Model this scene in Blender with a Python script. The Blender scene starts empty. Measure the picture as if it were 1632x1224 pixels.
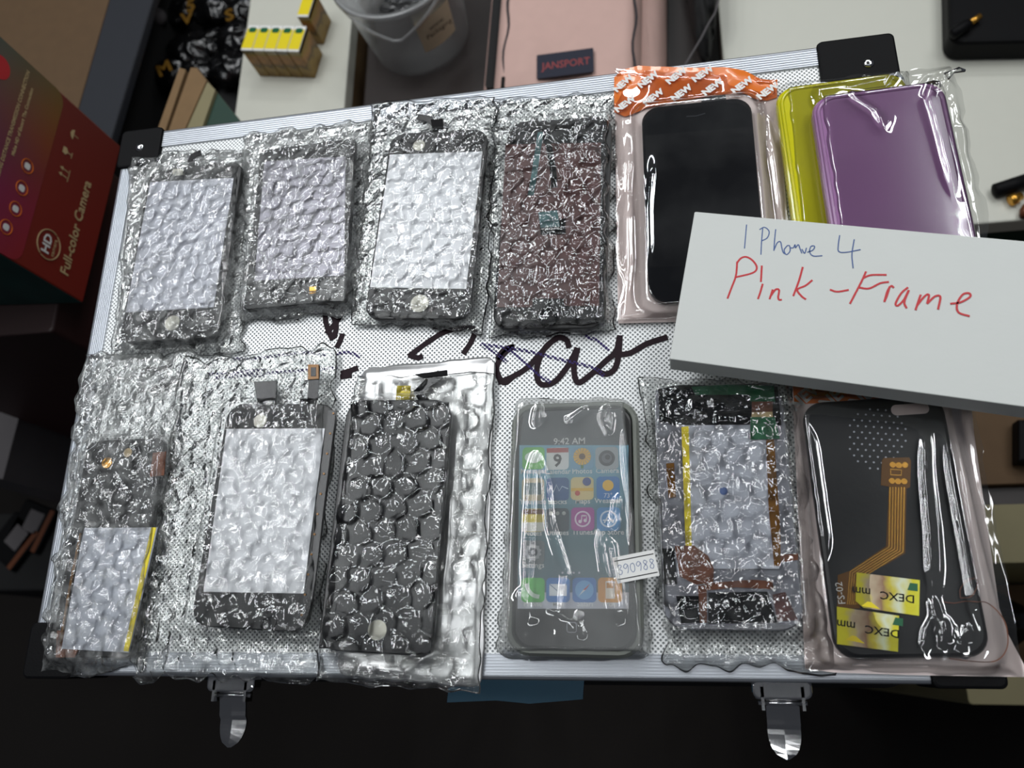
import bpy, math, random
import numpy as np
from mathutils import Matrix, Vector

SC = bpy.context.scene
COL = SC.collection
# ------------------------------------------------------------------ camera
F = 1305.2                      # focal length in pixels of the 1632 x 1224 frame
CAM = np.array([0.33206608, 0.00879889, 0.38958525])          # metres; z = 0 is the top of the carry case
RW = np.array([[0.98077464, 0.05737172, 0.18651971],
               [0.00525384, 0.94769676, -0.31912888],
               [-0.19507309, 0.31397345, 0.92917553]])        # columns: camera axes in the world
cd = bpy.data.cameras.new('camera'); cam = bpy.data.objects.new('camera', cd); COL.objects.link(cam)
cam.matrix_world = Matrix([[*RW[0], CAM[0]], [*RW[1], CAM[1]], [*RW[2], CAM[2]], [0, 0, 0, 1]])
cd.sensor_fit = 'HORIZONTAL'; cd.sensor_width = 36; cd.lens = F / 1632 * 36
cd.clip_start = 0.02; cd.clip_end = 30
cd.dof.use_dof = True; cd.dof.focus_distance = 0.42; cd.dof.aperture_fstop = 11
SC.camera = cam
# ------------------------------------------------------------------ world, lamps, exposure
w = bpy.data.worlds.new('world'); SC.world = w; w.use_nodes = True
w.node_tree.nodes['Background'].inputs[0].default_value = (0.80, 0.86, 1.0, 1)
w.node_tree.nodes['Background'].inputs[1].default_value = 0.055
def area(name, loc, target, sx, sy, power, col):
    l = bpy.data.lights.new(name, 'AREA'); l.shape = 'RECTANGLE'; l.size = sx; l.size_y = sy; l.energy = power; l.color = col
    o = bpy.data.objects.new(name, l); COL.objects.link(o); o.location = loc
    o.rotation_euler = (Vector(target) - Vector(loc)).to_track_quat('-Z', 'Y').to_euler()
for x_, y_, e_ in ((-0.42, 1.12, 4), (1.35, 0.50, 2.5), (1.32, 1.20, 4), (0.35, 2.15, 4.5), (1.10, 2.1, 4)):
    area('ceiling_panel', (x_, y_, 1.65), (x_ * .5 + .1, y_ * .5, 0), 0.34, 0.18, e_, (0.97, 0.99, 1.0))
def highlight_strip(x, y, ln, ang, e_):  # added overhead strips, placed to draw thin highlights on the bubble wrap
    l = bpy.data.lights.new('added_highlight_strip', 'AREA'); l.shape = 'RECTANGLE'; l.size = ln; l.size_y = .03; l.energy = e_; l.color = (.95, .98, 1.0)
    o = bpy.data.objects.new('added_highlight_strip', l); COL.objects.link(o); o.location = (x, y, 1.7); o.rotation_euler = (0, 0, math.radians(ang))
for x_, y_, ln_, an_, e_ in ((-.27, .80, 1.4, 90, 5.0), (-.55, .8, 1.4, 90, 5.0), (-.85, .8, 1.4, 90, 5.0), (-1.2, .8, 1.4, 90, 4.0), (1.08, .8, 1.4, 90, 4.0), (1.6, .8, 1.4, 90, 3.0), (.3, 1.74, 1.4, 0, 5.0), (.2, 2.6, 1.4, 0, 2.4), (.3, -.25, 1.3, 0, 1.8)):
    highlight_strip(x_, y_, ln_, an_, e_)
SC.view_settings.view_transform = 'Standard'; SC.view_settings.look = 'None'
SC.view_settings.exposure = 0.0; SC.view_settings.gamma = 1.0; SC.view_settings.use_curve_mapping = False
SC.cycles.transparent_max_bounces = 20
SC.cycles.max_bounces = 6

# ------------------------------------------------------------------ pixel to place
def ray(u, v): return RW @ np.array([(u - 816) / F, -(v - 612) / F, -1.0])
def P(u, v, z=0.0):
    d = ray(u, v); return CAM + d * (z - CAM[2]) / d[2]
def PN(u, v, pt, n):
    d = ray(u, v); n = np.array(n, float); return CAM + d * (np.dot(np.array(pt) - CAM, n) / np.dot(d, n))
def Z(pts, ox, oy, s): return [(ox + x / s, oy + y / s) for x, y in pts]

# ------------------------------------------------------------------ materials
def lin(c):
    r = []
    for x in c:
        x /= 255.0; r.append(x / 12.92 if x <= 0.04045 else ((x + 0.055) / 1.055) ** 2.4)
    return (*r, 1.0)
def nd(nt, t, **kw):
    n = nt.nodes.new(t)
    for k, v in kw.items(): setattr(n, k, v)
    return n
def mat(name, col, rough=0.5, metal=0.0, var=0.06, scale=60.0, bump=0.0, bscale=400.0, spec=0.5, coat=0.0, aniso=None):
    m = bpy.data.materials.new(name); m.use_nodes = True; nt = m.node_tree
    b = nt.nodes['Principled BSDF']; L = nt.links
    tc = nd(nt, 'ShaderNodeTexCoord'); nz = nd(nt, 'ShaderNodeTexNoise'); nz.inputs['Scale'].default_value = scale; nz.inputs['Detail'].default_value = 4
    L.new(tc.outputs['Object'], nz.inputs['Vector'])
    c = lin(col); mx = nd(nt, 'ShaderNodeMix', data_type='RGBA')
    mx.inputs[6].default_value = tuple(max(0, x * (1 - var)) for x in c[:3]) + (1,)
    mx.inputs[7].default_value = tuple(min(1, x * (1 + var)) for x in c[:3]) + (1,)
    L.new(nz.outputs['Fac'], mx.inputs[0]); L.new(mx.outputs[2], b.inputs['Base Color'])
    b.inputs['Roughness'].default_value = rough; b.inputs['Metallic'].default_value = metal
    b.inputs['Specular IOR Level'].default_value = spec; b.inputs['Coat Weight'].default_value = coat; b.inputs['Coat Roughness'].default_value = 0.05
    if bump:
        n2 = nd(nt, 'ShaderNodeTexNoise'); n2.inputs['Scale'].default_value = bscale; n2.inputs['Detail'].default_value = 3
        L.new(tc.outputs['Object'], n2.inputs['Vector'])
        bp = nd(nt, 'ShaderNodeBump'); bp.inputs['Strength'].default_value = bump; bp.inputs['Distance'].default_value = 0.001
        L.new(n2.outputs['Fac'], bp.inputs['Height']); L.new(bp.outputs['Normal'], b.inputs['Normal'])
    return m

def film_mat(name, scale=300, bdist=0.0012, bstr=0.9, milky=(0.03, 0.25), rough=0.12, refl=(1.7, 0.04), tint=(0.97, 0.975, 0.97), mcol=(0.85, 0.87, 0.86), kind='ridge'):
    """thin clear plastic: transparent, a fresnel sheen on a crinkled surface, and a little milky scatter"""
    m = bpy.data.materials.new(name); m.use_nodes = True; nt = m.node_tree; nt.nodes.clear(); L = nt.links
    out = nd(nt, 'ShaderNodeOutputMaterial'); tc = nd(nt, 'ShaderNodeTexCoord')
    warp = nd(nt, 'ShaderNodeTexNoise'); warp.inputs['Scale'].default_value = scale * 0.45; warp.inputs['Detail'].default_value = 1
    L.new(tc.outputs['Object'], warp.inputs['Vector'])
    vm = nd(nt, 'ShaderNodeVectorMath', operation='MULTIPLY_ADD'); vm.inputs[1].default_value = (0.006,) * 3
    L.new(warp.outputs['Color'], vm.inputs[0]); L.new(tc.outputs['Object'], vm.inputs[2])
    nz = nd(nt, 'ShaderNodeTexNoise'); nz.inputs['Scale'].default_value = scale; nz.inputs['Detail'].default_value = 1.5
    L.new(vm.outputs[0], nz.inputs['Vector'])
    h = nz.outputs['Fac']
    if kind == 'ridge':
        a = nd(nt, 'ShaderNodeMath', operation='SUBTRACT'); a.inputs[1].default_value = 0.5; L.new(h, a.inputs[0])
        b = nd(nt, 'ShaderNodeMath', operation='ABSOLUTE'); L.new(a.outputs[0], b.inputs[0])
        c = nd(nt, 'ShaderNodeMath', operation='MULTIPLY'); c.inputs[1].default_value = -2.2; L.new(b.outputs[0], c.inputs[0])
        d = nd(nt, 'ShaderNodeMath', operation='EXPONENT'); e = nd(nt, 'ShaderNodeMath', operation='MULTIPLY'); e.inputs[1].default_value = 4.0
        L.new(c.outputs[0], e.inputs[0]); L.new(e.outputs[0], d.inputs[0]); h = d.outputs[0]
    bp = nd(nt, 'ShaderNodeBump'); bp.inputs['Strength'].default_value = bstr; bp.inputs['Distance'].default_value = bdist
    L.new(h, bp.inputs['Height'])
    fr = nd(nt, 'ShaderNodeFresnel'); fr.inputs['IOR'].default_value = 1.5; L.new(bp.outputs['Normal'], fr.inputs['Normal'])
    ma = nd(nt, 'ShaderNodeMath', operation='MULTIPLY_ADD', use_clamp=True); ma.inputs[1].default_value = refl[0]; ma.inputs[2].default_value = refl[1]
    L.new(fr.outputs[0], ma.inputs[0])
    tr = nd(nt, 'ShaderNodeBsdfTransparent'); tr.inputs[0].default_value = (*tint, 1)
    gl = nd(nt, 'ShaderNodeBsdfGlossy'); gl.inputs['Roughness'].default_value = rough; L.new(bp.outputs['Normal'], gl.inputs['Normal'])
    m1 = nd(nt, 'ShaderNodeMixShader'); L.new(ma.outputs[0], m1.inputs[0]); L.new(tr.outputs[0], m1.inputs[1]); L.new(gl.outputs[0], m1.inputs[2])
    df = nd(nt, 'ShaderNodeAddShader'); d1 = nd(nt, 'ShaderNodeBsdfDiffuse'); d2 = nd(nt, 'ShaderNodeBsdfTranslucent'); d1.inputs[0].default_value = tuple(x * .7 for x in mcol) + (1,); d2.inputs[0].default_value = tuple(x * .3 for x in mcol) + (1,); L.new(d1.outputs[0], df.inputs[0]); L.new(d2.outputs[0], df.inputs[1])
    n3 = nd(nt, 'ShaderNodeTexNoise'); n3.inputs['Scale'].default_value = scale * 0.7; n3.inputs['Detail'].default_value = 4; L.new(vm.outputs[0], n3.inputs['Vector'])
    mr = nd(nt, 'ShaderNodeMapRange'); mr.inputs[1].default_value = 0.4; mr.inputs[2].default_value = 0.72; mr.inputs[3].default_value = milky[0]; mr.inputs[4].default_value = milky[1]
    L.new(n3.outputs['Fac'], mr.inputs[0])
    m2 = nd(nt, 'ShaderNodeMixShader'); L.new(mr.outputs[0], m2.inputs[0]); L.new(m1.outputs[0], m2.inputs[1]); L.new(df.outputs[0], m2.inputs[2])
    L.new(m2.outputs[0], out.inputs[0])
    return m

def tinted(name, col, trans=0.3, rough=0.15, bump=0.0):
    """coloured translucent rubber or plastic"""
    m = mat(name, col, rough, 0, 0.04, 30, bump, 150, 0.5, 0.3); nt = m.node_tree
    b = nt.nodes['Principled BSDF']; out = nt.nodes['Material Output']
    tr = nd(nt, 'ShaderNodeBsdfTransparent'); c = lin(col); tr.inputs[0].default_value = tuple(min(1, x ** 0.5) for x in c[:3]) + (1,)
    mx = nd(nt, 'ShaderNodeMixShader'); mx.inputs[0].default_value = trans
    nt.links.new(b.outputs[0], mx.inputs[1]); nt.links.new(tr.outputs[0], mx.inputs[2]); nt.links.new(mx.outputs[0], out.inputs[0])
    return m

def ramp_mat(name, stops, axis=1, lo=0.0, hi=1.0, rough=0.45, warp=0.3, wscale=8, coat=0.0):
    """printed colour bands along an object axis, wavy"""
    m = mat(name, (128, 128, 128), rough, coat=coat); nt = m.node_tree; L = nt.links; b = nt.nodes['Principled BSDF']
    tc = nd(nt, 'ShaderNodeTexCoord'); sp = nd(nt, 'ShaderNodeSeparateXYZ'); L.new(tc.outputs['Object'], sp.inputs[0])
    mr = nd(nt, 'ShaderNodeMapRange'); mr.inputs[1].default_value = lo; mr.inputs[2].default_value = hi; L.new(sp.outputs[axis], mr.inputs[0])
    nz = nd(nt, 'ShaderNodeTexNoise'); nz.inputs['Scale'].default_value = wscale; L.new(tc.outputs['Object'], nz.inputs['Vector'])
    ma = nd(nt, 'ShaderNodeMath', operation='MULTIPLY_ADD'); ma.inputs[1].default_value = warp; L.new(nz.outputs['Fac'], ma.inputs[0])
    s = nd(nt, 'ShaderNodeMath', operation='SUBTRACT'); s.inputs[1].default_value = warp * 0.5; L.new(mr.outputs[0], s.inputs[0]); L.new(s.outputs[0], ma.inputs[2])
    cr = nd(nt, 'ShaderNodeValToRGB'); el = cr.color_ramp.elements
    while len(el) < len(stops): el.new(0.5)
    for e, (p, c) in zip(el, stops): e.position = p; e.color = lin(c)
    L.new(ma.outputs[0], cr.inputs[0]); L.new(cr.outputs[0], b.inputs['Base Color'])
    return m

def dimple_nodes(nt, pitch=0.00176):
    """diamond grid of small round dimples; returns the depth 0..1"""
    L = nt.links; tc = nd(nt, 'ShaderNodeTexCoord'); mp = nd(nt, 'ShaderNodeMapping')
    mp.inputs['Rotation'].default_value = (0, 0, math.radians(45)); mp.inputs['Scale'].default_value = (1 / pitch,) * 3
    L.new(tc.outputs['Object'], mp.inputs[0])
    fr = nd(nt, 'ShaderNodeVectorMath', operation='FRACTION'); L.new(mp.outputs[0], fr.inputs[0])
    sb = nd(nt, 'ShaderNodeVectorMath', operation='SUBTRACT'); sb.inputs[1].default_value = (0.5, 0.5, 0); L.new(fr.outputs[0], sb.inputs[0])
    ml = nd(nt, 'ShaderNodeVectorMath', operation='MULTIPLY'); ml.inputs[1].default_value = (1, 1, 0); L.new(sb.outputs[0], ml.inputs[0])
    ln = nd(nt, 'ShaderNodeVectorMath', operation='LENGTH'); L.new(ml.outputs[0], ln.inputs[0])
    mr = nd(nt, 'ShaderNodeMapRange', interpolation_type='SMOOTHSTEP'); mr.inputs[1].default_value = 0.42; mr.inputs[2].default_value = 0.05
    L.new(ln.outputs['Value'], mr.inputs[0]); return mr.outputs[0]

def dimple_mat():
    m = mat('dimpled_aluminium', (225, 228, 230), 0.4, 0.3); nt = m.node_tree; b = nt.nodes['Principled BSDF']; L = nt.links
    h = dimple_nodes(nt); bp = nd(nt, 'ShaderNodeBump'); bp.inputs['Strength'].default_value = 1.0; bp.inputs['Distance'].default_value = 0.0005; bp.invert = True
    L.new(h, bp.inputs['Height']); L.new(bp.outputs[0], b.inputs['Normal'])
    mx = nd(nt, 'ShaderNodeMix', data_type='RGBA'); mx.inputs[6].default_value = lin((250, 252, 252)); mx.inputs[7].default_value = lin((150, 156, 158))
    L.new(h, mx.inputs[0]); L.new(mx.outputs[2], b.inputs['Base Color'])      # shading of the round dimples painted into the base colour
    return m
def ink_mat(name, col):
    """marker ink that pooled in the dimples of the dimpled sheet"""
    m = mat(name, col, 0.6, spec=.2); nt = m.node_tree; L = nt.links; b = nt.nodes['Principled BSDF']; out = nt.nodes['Material Output']
    h = dimple_nodes(nt); g = nd(nt, 'ShaderNodeMath', operation='GREATER_THAN'); g.inputs[1].default_value = 0.0; L.new(h, g.inputs[0])
    tr = nd(nt, 'ShaderNodeBsdfTransparent'); mx = nd(nt, 'ShaderNodeMixShader'); L.new(g.outputs[0], mx.inputs[0])
    L.new(tr.outputs[0], mx.inputs[1]); L.new(b.outputs[0], mx.inputs[2]); L.new(mx.outputs[0], out.inputs[0]); return m

M = dict(
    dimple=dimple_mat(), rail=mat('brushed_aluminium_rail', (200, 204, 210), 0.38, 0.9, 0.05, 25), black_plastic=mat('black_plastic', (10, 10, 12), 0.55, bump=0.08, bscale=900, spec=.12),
    chrome=mat('chrome', (205, 205, 205), 0.12, 1.0, 0.02), steel=mat('steel_mesh_flex', (190, 190, 195), 0.25, 1.0),
    ink=mat('dark_marker_ink', (30, 10, 20), .6, spec=.2, var=.4, scale=900), ink_violet=ink_mat('violet_marker_ink', (52, 40, 96)),
    glass_black=mat('black_glass', (9, 10, 13), 0.06, spec=0.6), bezel=mat('black_bezel', (12, 12, 14), 0.2), body_black=mat('satin_black', (8, 8, 9), 0.35, bump=0.05),
    screen_white=mat('white_backing_sheet', (240, 242, 246), 0.3), screen_grey=mat('silver_grey_backing', (196, 198, 208), 0.35, 0.2), screen_lilac=mat('lilac_grey_screen', (148, 146, 156), 0.3, 0.4, 0.12, 40),
    brown=mat('brown_screen', (94, 62, 60), 0.3, var=0.2, scale=40), teal_flex=mat('teal_flex', (70, 110, 112), 0.35), battery=mat('battery_foil', (186, 190, 200), 0.35, 0.35), tray=mat('grey_tray', (128, 130, 138), 0.35, .4), yellow_tape=mat('yellow_tape', (235, 214, 30), 0.4),
    copper=mat('copper_flex', (112, 66, 44), 0.35, 0.3), gold=mat('gold_contact', (214, 160, 70), 0.25, 0.9), kapton=mat('kapton_amber', (122, 82, 28), 0.25, 0.2), green=mat('green_circuit_board', (24, 96, 60), 0.35), beige=mat('beige_tape', (200, 176, 130), 0.5),
    white=mat('white_print', (235, 235, 232), 0.5), cream=mat('cream_button', (222, 220, 205), 0.35), card=mat('white_card', (214, 217, 213), 0.55, var=0.02, bump=0.08, bscale=300), red_ink=mat('red_ink', (200, 40, 48), 0.5), blue_ink=mat('blue_ink', (70, 96, 150), 0.5),
    orange=mat('orange_foil_print', (236, 122, 36), 0.28, coat=0.4, var=0.08), pinkback=mat('pearl_pink_foil', (243, 226, 222), 0.3, 0.0, coat=0.2), foil=mat('crumpled_silver_foil', (238, 238, 238), 0.36, .85),
    yellow_case=tinted('yellow_rubber', (214, 208, 20), 0.10), purple_case=tinted('purple_rubber', (160, 116, 162), 0.06), smoke=tinted('smoky_clear_rubber', (176, 180, 172), 0.6, 0.12),
    bubble=film_mat('bubble_wrap', 215, 0.0011, 1.0, (0.03, 0.34), 0.06, (1.0, 0.06), kind='soft'), bubble_clear=film_mat('bubble_wrap_clear', 165, 0.0014, 1.0, (0.0, 0.07), 0.05, (1.0, 0.06), kind='soft'),
    clear=film_mat('clear_film', 30, 0.0003, 0.08, (0.0, 0.03), 0.04, (2.2, 0.06), kind='soft'),
    hazy=film_mat('hazy_cellophane', 30, 0.0004, 0.15, (0.14, 0.28), 0.05, (1.8, 0.05), kind='soft'),
    kraft=mat('kraft_cardboard', (122, 96, 64), 0.8, var=0.1, scale=90), kraft_dark=mat('brown_cardboard', (92, 70, 46), 0.8, var=0.12), slate=mat('slate_grey_fabric', (34, 37, 44), 0.7, bump=0.3),
    table=mat('white_laminate', (206, 206, 194), 0.4, var=0.02), green_dark=mat('dark_green', (26, 58, 46), 0.6), floor=mat('dark_brown_carpet', (20, 15, 12), 0.95, var=0.5, scale=300, bump=0.6), black_cloth=mat('black_fabric', (12, 12, 13), 0.8, bump=0.4), black_bag=mat('black_glossy_bag', (10, 10, 11), 0.18, bump=1.0, bscale=30),
    pink=mat('pink_canvas', (206, 172, 162), 0.8, bump=0.3, bscale=700), navy=mat('navy_patch', (22, 26, 46), 0.7), redthread=mat('red_thread', (150, 60, 60), 0.7), beigebox=mat('beige_carton', (132, 124, 92), 0.7), brownwood=mat('dark_brown_wood', (38, 29, 26), 0.5),
    tub=film_mat('frosted_tub', 20, 0.0005, 0.3, (0.14, 0.2), 0.25, (1.5, 0.05), (0.93, 0.93, 0.93), (0.8, 0.82, 0.82), 'soft'), tealbag=mat('teal_plastic', (40, 110, 140), 0.4), label=mat('beige_label', (190, 178, 152), 0.6),
    red_box=ramp_mat('red_box_print', [(0, (124, 36, 26)), (0.5, (112, 34, 26)), (1, (116, 42, 26))], 1, -0.1, 0.1), teal_box=mat('dark_teal_print', (22, 62, 58), 0.5, var=0.5, scale=30),
    grey_white=mat('greyish_white_carton', (86, 82, 84), 0.6),
)

# ------------------------------------------------------------------ mesh helpers
class MB:
    def __init__(s): s.v = []; s.f = []
    def add(s, v, f):
        n = len(s.v); s.v += [tuple(map(float, p)) for p in v]; s.f += [tuple(i + n for i in q) for q in f]; return s
    def rings(s, rings, closed=True, cap=True):
        n = len(rings[0]); v = [p for r in rings for p in r]; f = []
        for k in range(len(rings) - 1):
            for i in range(n if closed else n - 1):
                j = (i + 1) % n; f.append((k * n + i, k * n + j, (k + 1) * n + j, (k + 1) * n + i))
        if cap: f.append(tuple(range(n - 1, -1, -1))); f.append(tuple((len(rings) - 1) * n + i for i in range(n)))
        return s.add(v, f)
    def prism(s, pts, z0, z1, bev=0.0):
        pts = [(p[0], p[1]) for p in pts]
        ar = sum(pts[i][0] * pts[(i + 1) % len(pts)][1] - pts[(i + 1) % len(pts)][0] * pts[i][1] for i in range(len(pts)))
        if ar < 0: pts = pts[::-1]
        if bev:
            cx = sum(p[0] for p in pts) / len(pts); cy = sum(p[1] for p in pts) / len(pts)
            hw = max(abs(p[0] - cx) for p in pts); hh = max(abs(p[1] - cy) for p in pts)
            ins = lambda e: [(cx + (x - cx) * (1 - e / hw), cy + (y - cy) * (1 - e / hh)) for x, y in pts]
            rr = [(ins(bev), z0), (ins(bev * .3), z0 + bev * .3), (pts, z0 + bev), (pts, z1 - bev), (ins(bev * .3), z1 - bev * .3), (ins(bev), z1)]
        else: rr = [(pts, z0), (pts, z1)]
        return s.rings([[(x, y, z) for x, y in r] for r, z in rr])
    def rrect(s, cx, cy, w, h, r, z0, z1, bev=0.0, n=7): return s.prism(rrpts(cx, cy, w, h, r, n), z0, z1, bev)
    def box(s, x0, x1, y0, y1, z0, z1): return s.prism([(x0, y0), (x1, y0), (x1, y1), (x0, y1)], z0, z1)
    def disc(s, cx, cy, r, z0, z1, n=24, bev=0.0): return s.prism([(cx + r * math.cos(a), cy + r * math.sin(a)) for a in np.linspace(0, 2 * math.pi, n, endpoint=False)], z0, z1, bev)
    def dome(s, cx, cy, r, z0, h, n=20):
        rr = []
        for k in range(7):
            a = k / 6 * math.pi / 2 * 0.97; rr.append([(cx + r * math.cos(a) * math.cos(t), cy + r * math.cos(a) * math.sin(t), z0 + h * math.sin(a)) for t in np.linspace(0, 2 * math.pi, n, endpoint=False)])
        return s.rings(rr)
    def tube(s, pts, r, n=8, close=False, flat=1.0):
        pts = [Vector(p) for p in pts]; N = len(pts); rings = []
        for i, p in enumerate(pts):
            a = pts[(i - 1) % N] if (close or i) else pts[0]; b = pts[(i + 1) % N] if (close or i < N - 1) else pts[-1]
            t = (b - a); t = t.normalized() if t.length > 1e-9 else Vector((1, 0, 0))
            up = Vector((0, 0, 1)) if abs(t.z) < 0.9 else Vector((0, 1, 0)); sx = t.cross(up).normalized(); sy = sx.cross(t).normalized()
            rad = r[i] if isinstance(r, (list, tuple)) else r
            rings.append([tuple(p + sx * math.cos(k * 2 * math.pi / n) * rad + sy * math.sin(k * 2 * math.pi / n) * rad * flat) for k in range(n)])
        if close: rings.append(rings[0]); return s.rings(rings, cap=False)
        return s.rings(rings)
    def ribbon(s, pts, wd, z0, z1):
        """flat stroke of width wd between z0 and z1 along 2-D points"""
        p = np.array([(a[0], a[1]) for a in pts], float); t = np.gradient(p, axis=0); t /= np.maximum(np.linalg.norm(t, axis=1, keepdims=True), 1e-9)
        n = np.stack([-t[:, 1], t[:, 0]], 1) * wd / 2; A = p + n; B = p - n; rr = []
        for a, b in zip(A, B): rr.append([(*a, z0), (*b, z0), (*b, z1), (*a, z1)])
        return s.rings(rr)
def rrpts(cx, cy, w, h, r, n=7):
    o = []
    for sx, sy, a0 in ((1, 1, 0), (-1, 1, 90), (-1, -1, 180), (1, -1, 270)):
        for k in range(n):
            a = math.radians(a0 + 90 * k / (n - 1)); o.append((cx + sx * (w / 2 - r) + r * math.cos(a), cy + sy * (h / 2 - r) + r * math.sin(a)))
    return o
def smooth(pts, k=6):
    p = [np.array(q, float) for q in pts]; p = [2 * p[0] - p[1]] + p + [2 * p[-1] - p[-2]]; o = []
    for i in range(1, len(p) - 2):
        for t in np.linspace(0, 1, k, endpoint=False):
            a, b, c, d = p[i - 1:i + 3]; o.append(0.5 * (2 * b + (c - a) * t + (2 * a - 5 * b + 4 * c - d) * t * t + (3 * b - a - 3 * c + d) * t ** 3))
    o.append(p[-2]); return o
def obj(name, mb, m, parent=None, loc=None, rot=None, sm=False):
    me = bpy.data.meshes.new(name); me.from_pydata(mb.v, [], mb.f); me.validate(); me.update()
    if m: me.materials.append(m)
    if sm: me.polygons.foreach_set('use_smooth', [True] * len(me.polygons))
    o = bpy.data.objects.new(name, me); COL.objects.link(o)
    if parent: o.parent = parent
    if loc is not None: o.location = loc
    if rot is not None: o.rotation_euler = (0, 0, rot) if not hasattr(rot, '__len__') else rot
    return o
def tag(o, label, cat, group=None):
    o['label'] = label; o['category'] = cat
    if group: o['group'] = group
    return o
def struct(o): o['kind'] = 'structure'; return o
def thing(name, label, cat, loc, rot=0, group=None):
    o = bpy.data.objects.new(name, None); COL.objects.link(o); o.location = loc; o.rotation_euler = (0, 0, rot) if not hasattr(rot, '__len__') else rot
    o.empty_display_size = 0.01; return tag(o, label, cat, group)
def text(name, s, size, m, parent, loc, rot, thick=0.00008, bold=0.0, align='CENTER', xs=1.0):
    c = bpy.data.curves.new(name, 'FONT'); c.body = s; c.size = size; c.extrude = thick; c.offset = bold; c.align_x = align; c.align_y = 'CENTER'; c.resolution_u = 2
    t = bpy.data.objects.new(name, c); COL.objects.link(t); bpy.context.view_layer.update()
    me = bpy.data.meshes.new_from_object(t.evaluated_get(bpy.context.evaluated_depsgraph_get())); COL.objects.unlink(t); bpy.data.objects.remove(t)
    me.materials.clear(); me.materials.append(m); me.name = name
    if xs != 1.0: me.transform(Matrix.Diagonal((xs, 1, 1, 1)))
    o = bpy.data.objects.new(name, me); COL.objects.link(o); o.parent = parent; o.location = loc; o.rotation_euler = (0, 0, rot) if not hasattr(rot, '__len__') else rot
    return o
def join_texts(objs, name):
    """several printed words of one print become one mesh part"""
    base = objs[0]; v = []; f = []
    for o in objs:
        mt = Matrix.LocRotScale(o.location, o.rotation_euler, None); n = len(v)
        v += [tuple(mt @ q.co) for q in o.data.vertices]; f += [tuple(i + n for i in p.vertices) for p in o.data.polygons]
    mb = MB(); mb.v = v; mb.f = f; r = obj(name, mb, base.data.materials[0], base.parent)
    for o in objs: bpy.data.objects.remove(o)
    return r

class Fr:
    """best rectangle through four picture corners (TL, TR, BR, BL) on the plane z"""
    def __init__(s, q, z):
        p = [P(*c, z)[:2] for c in q]; s.q = q; s.z = z; s.c = sum(p) / 4
        ex = (p[1] - p[0]) + (p[2] - p[3]); ey = (p[0] - p[3]) + (p[1] - p[2])
        a1 = math.atan2(ex[1], ex[0]); a2 = math.atan2(ey[1], ey[0]) - math.pi / 2; s.a = a2 * 0.65 + a1 * 0.35
        s.w = (np.linalg.norm(p[1] - p[0]) + np.linalg.norm(p[2] - p[3])) / 2; s.h = (np.linalg.norm(p[0] - p[3]) + np.linalg.norm(p[1] - p[2])) / 2
        s.X = np.array([math.cos(s.a), math.sin(s.a)]); s.Y = np.array([-math.sin(s.a), math.cos(s.a)])
    def l(s, u, v, z=None):
        d = P(u, v, s.z if z is None else z)[:2] - s.c; return (float(d @ s.X), float(d @ s.Y))
    def wl(s, p): d = np.array(p[:2]) - s.c; return (float(d @ s.X), float(d @ s.Y))
    def ls(s, pts, z=None): return [s.l(u, v, z) for u, v in pts]

# ------------------------------------------------------------------ noise and films
_T = {}
def vn(x, y, seed):
    if seed not in _T: _T[seed] = np.random.default_rng(seed).random((256, 256))
    T = _T[seed]; xi = np.floor(x).astype(int); yi = np.floor(y).astype(int); fx = x - xi; fy = y - yi; fx = fx * fx * (3 - 2 * fx); fy = fy * fy * (3 - 2 * fy)
    g = lambda a, b: T[a & 255, b & 255]
    return (g(xi, yi) * (1 - fx) + g(xi + 1, yi) * fx) * (1 - fy) + (g(xi, yi + 1) * (1 - fx) + g(xi + 1, yi + 1) * fx) * fy
def ridge(x, y, seed, p=3): return (1 - np.abs(2 * vn(x, y, seed) - 1)) ** p
def sstep(t): t = np.clip(t, 0, 1); return t * t * (3 - 2 * t)
def padH(X, Y, pads, fall):
    H = np.zeros_like(X)
    for (cx, cy, a, w, h, top) in pads:
        dx, dy = X - cx, Y - cy; lx = np.abs(dx * math.cos(a) + dy * math.sin(a)); ly = np.abs(-dx * math.sin(a) + dy * math.cos(a))
        qx = np.maximum(lx - w / 2 + .004, 0); qy = np.maximum(ly - h / 2 + .004, 0); d = np.maximum(np.hypot(qx, qy) - .004, 0)
        H = np.maximum(H, top * sstep(1 - d / fall))
    return H
def segdist(X, Y, pts):
    D = np.full(X.shape, 1e9); U = np.zeros(X.shape); ln = [float(np.hypot(*(np.array(b) - np.array(a)))) for a, b in zip(pts[:-1], pts[1:])]; tot = sum(ln); s0 = 0.0
    for (a, b), l_ in zip(zip(pts[:-1], pts[1:]), ln):
        a = np.array(a); b = np.array(b); ab = b - a; t = np.clip(((X - a[0]) * ab[0] + (Y - a[1]) * ab[1]) / max(ab @ ab, 1e-12), 0, 1)
        d = np.hypot(X - a[0] - t * ab[0], Y - a[1] - t * ab[1]); U = np.where(d < D, (s0 + t * l_) / tot, U); D = np.minimum(D, d); s0 += l_
    return D, sstep(np.minimum(U, 1 - U) / .22)          # a crease fades out at both ends
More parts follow.
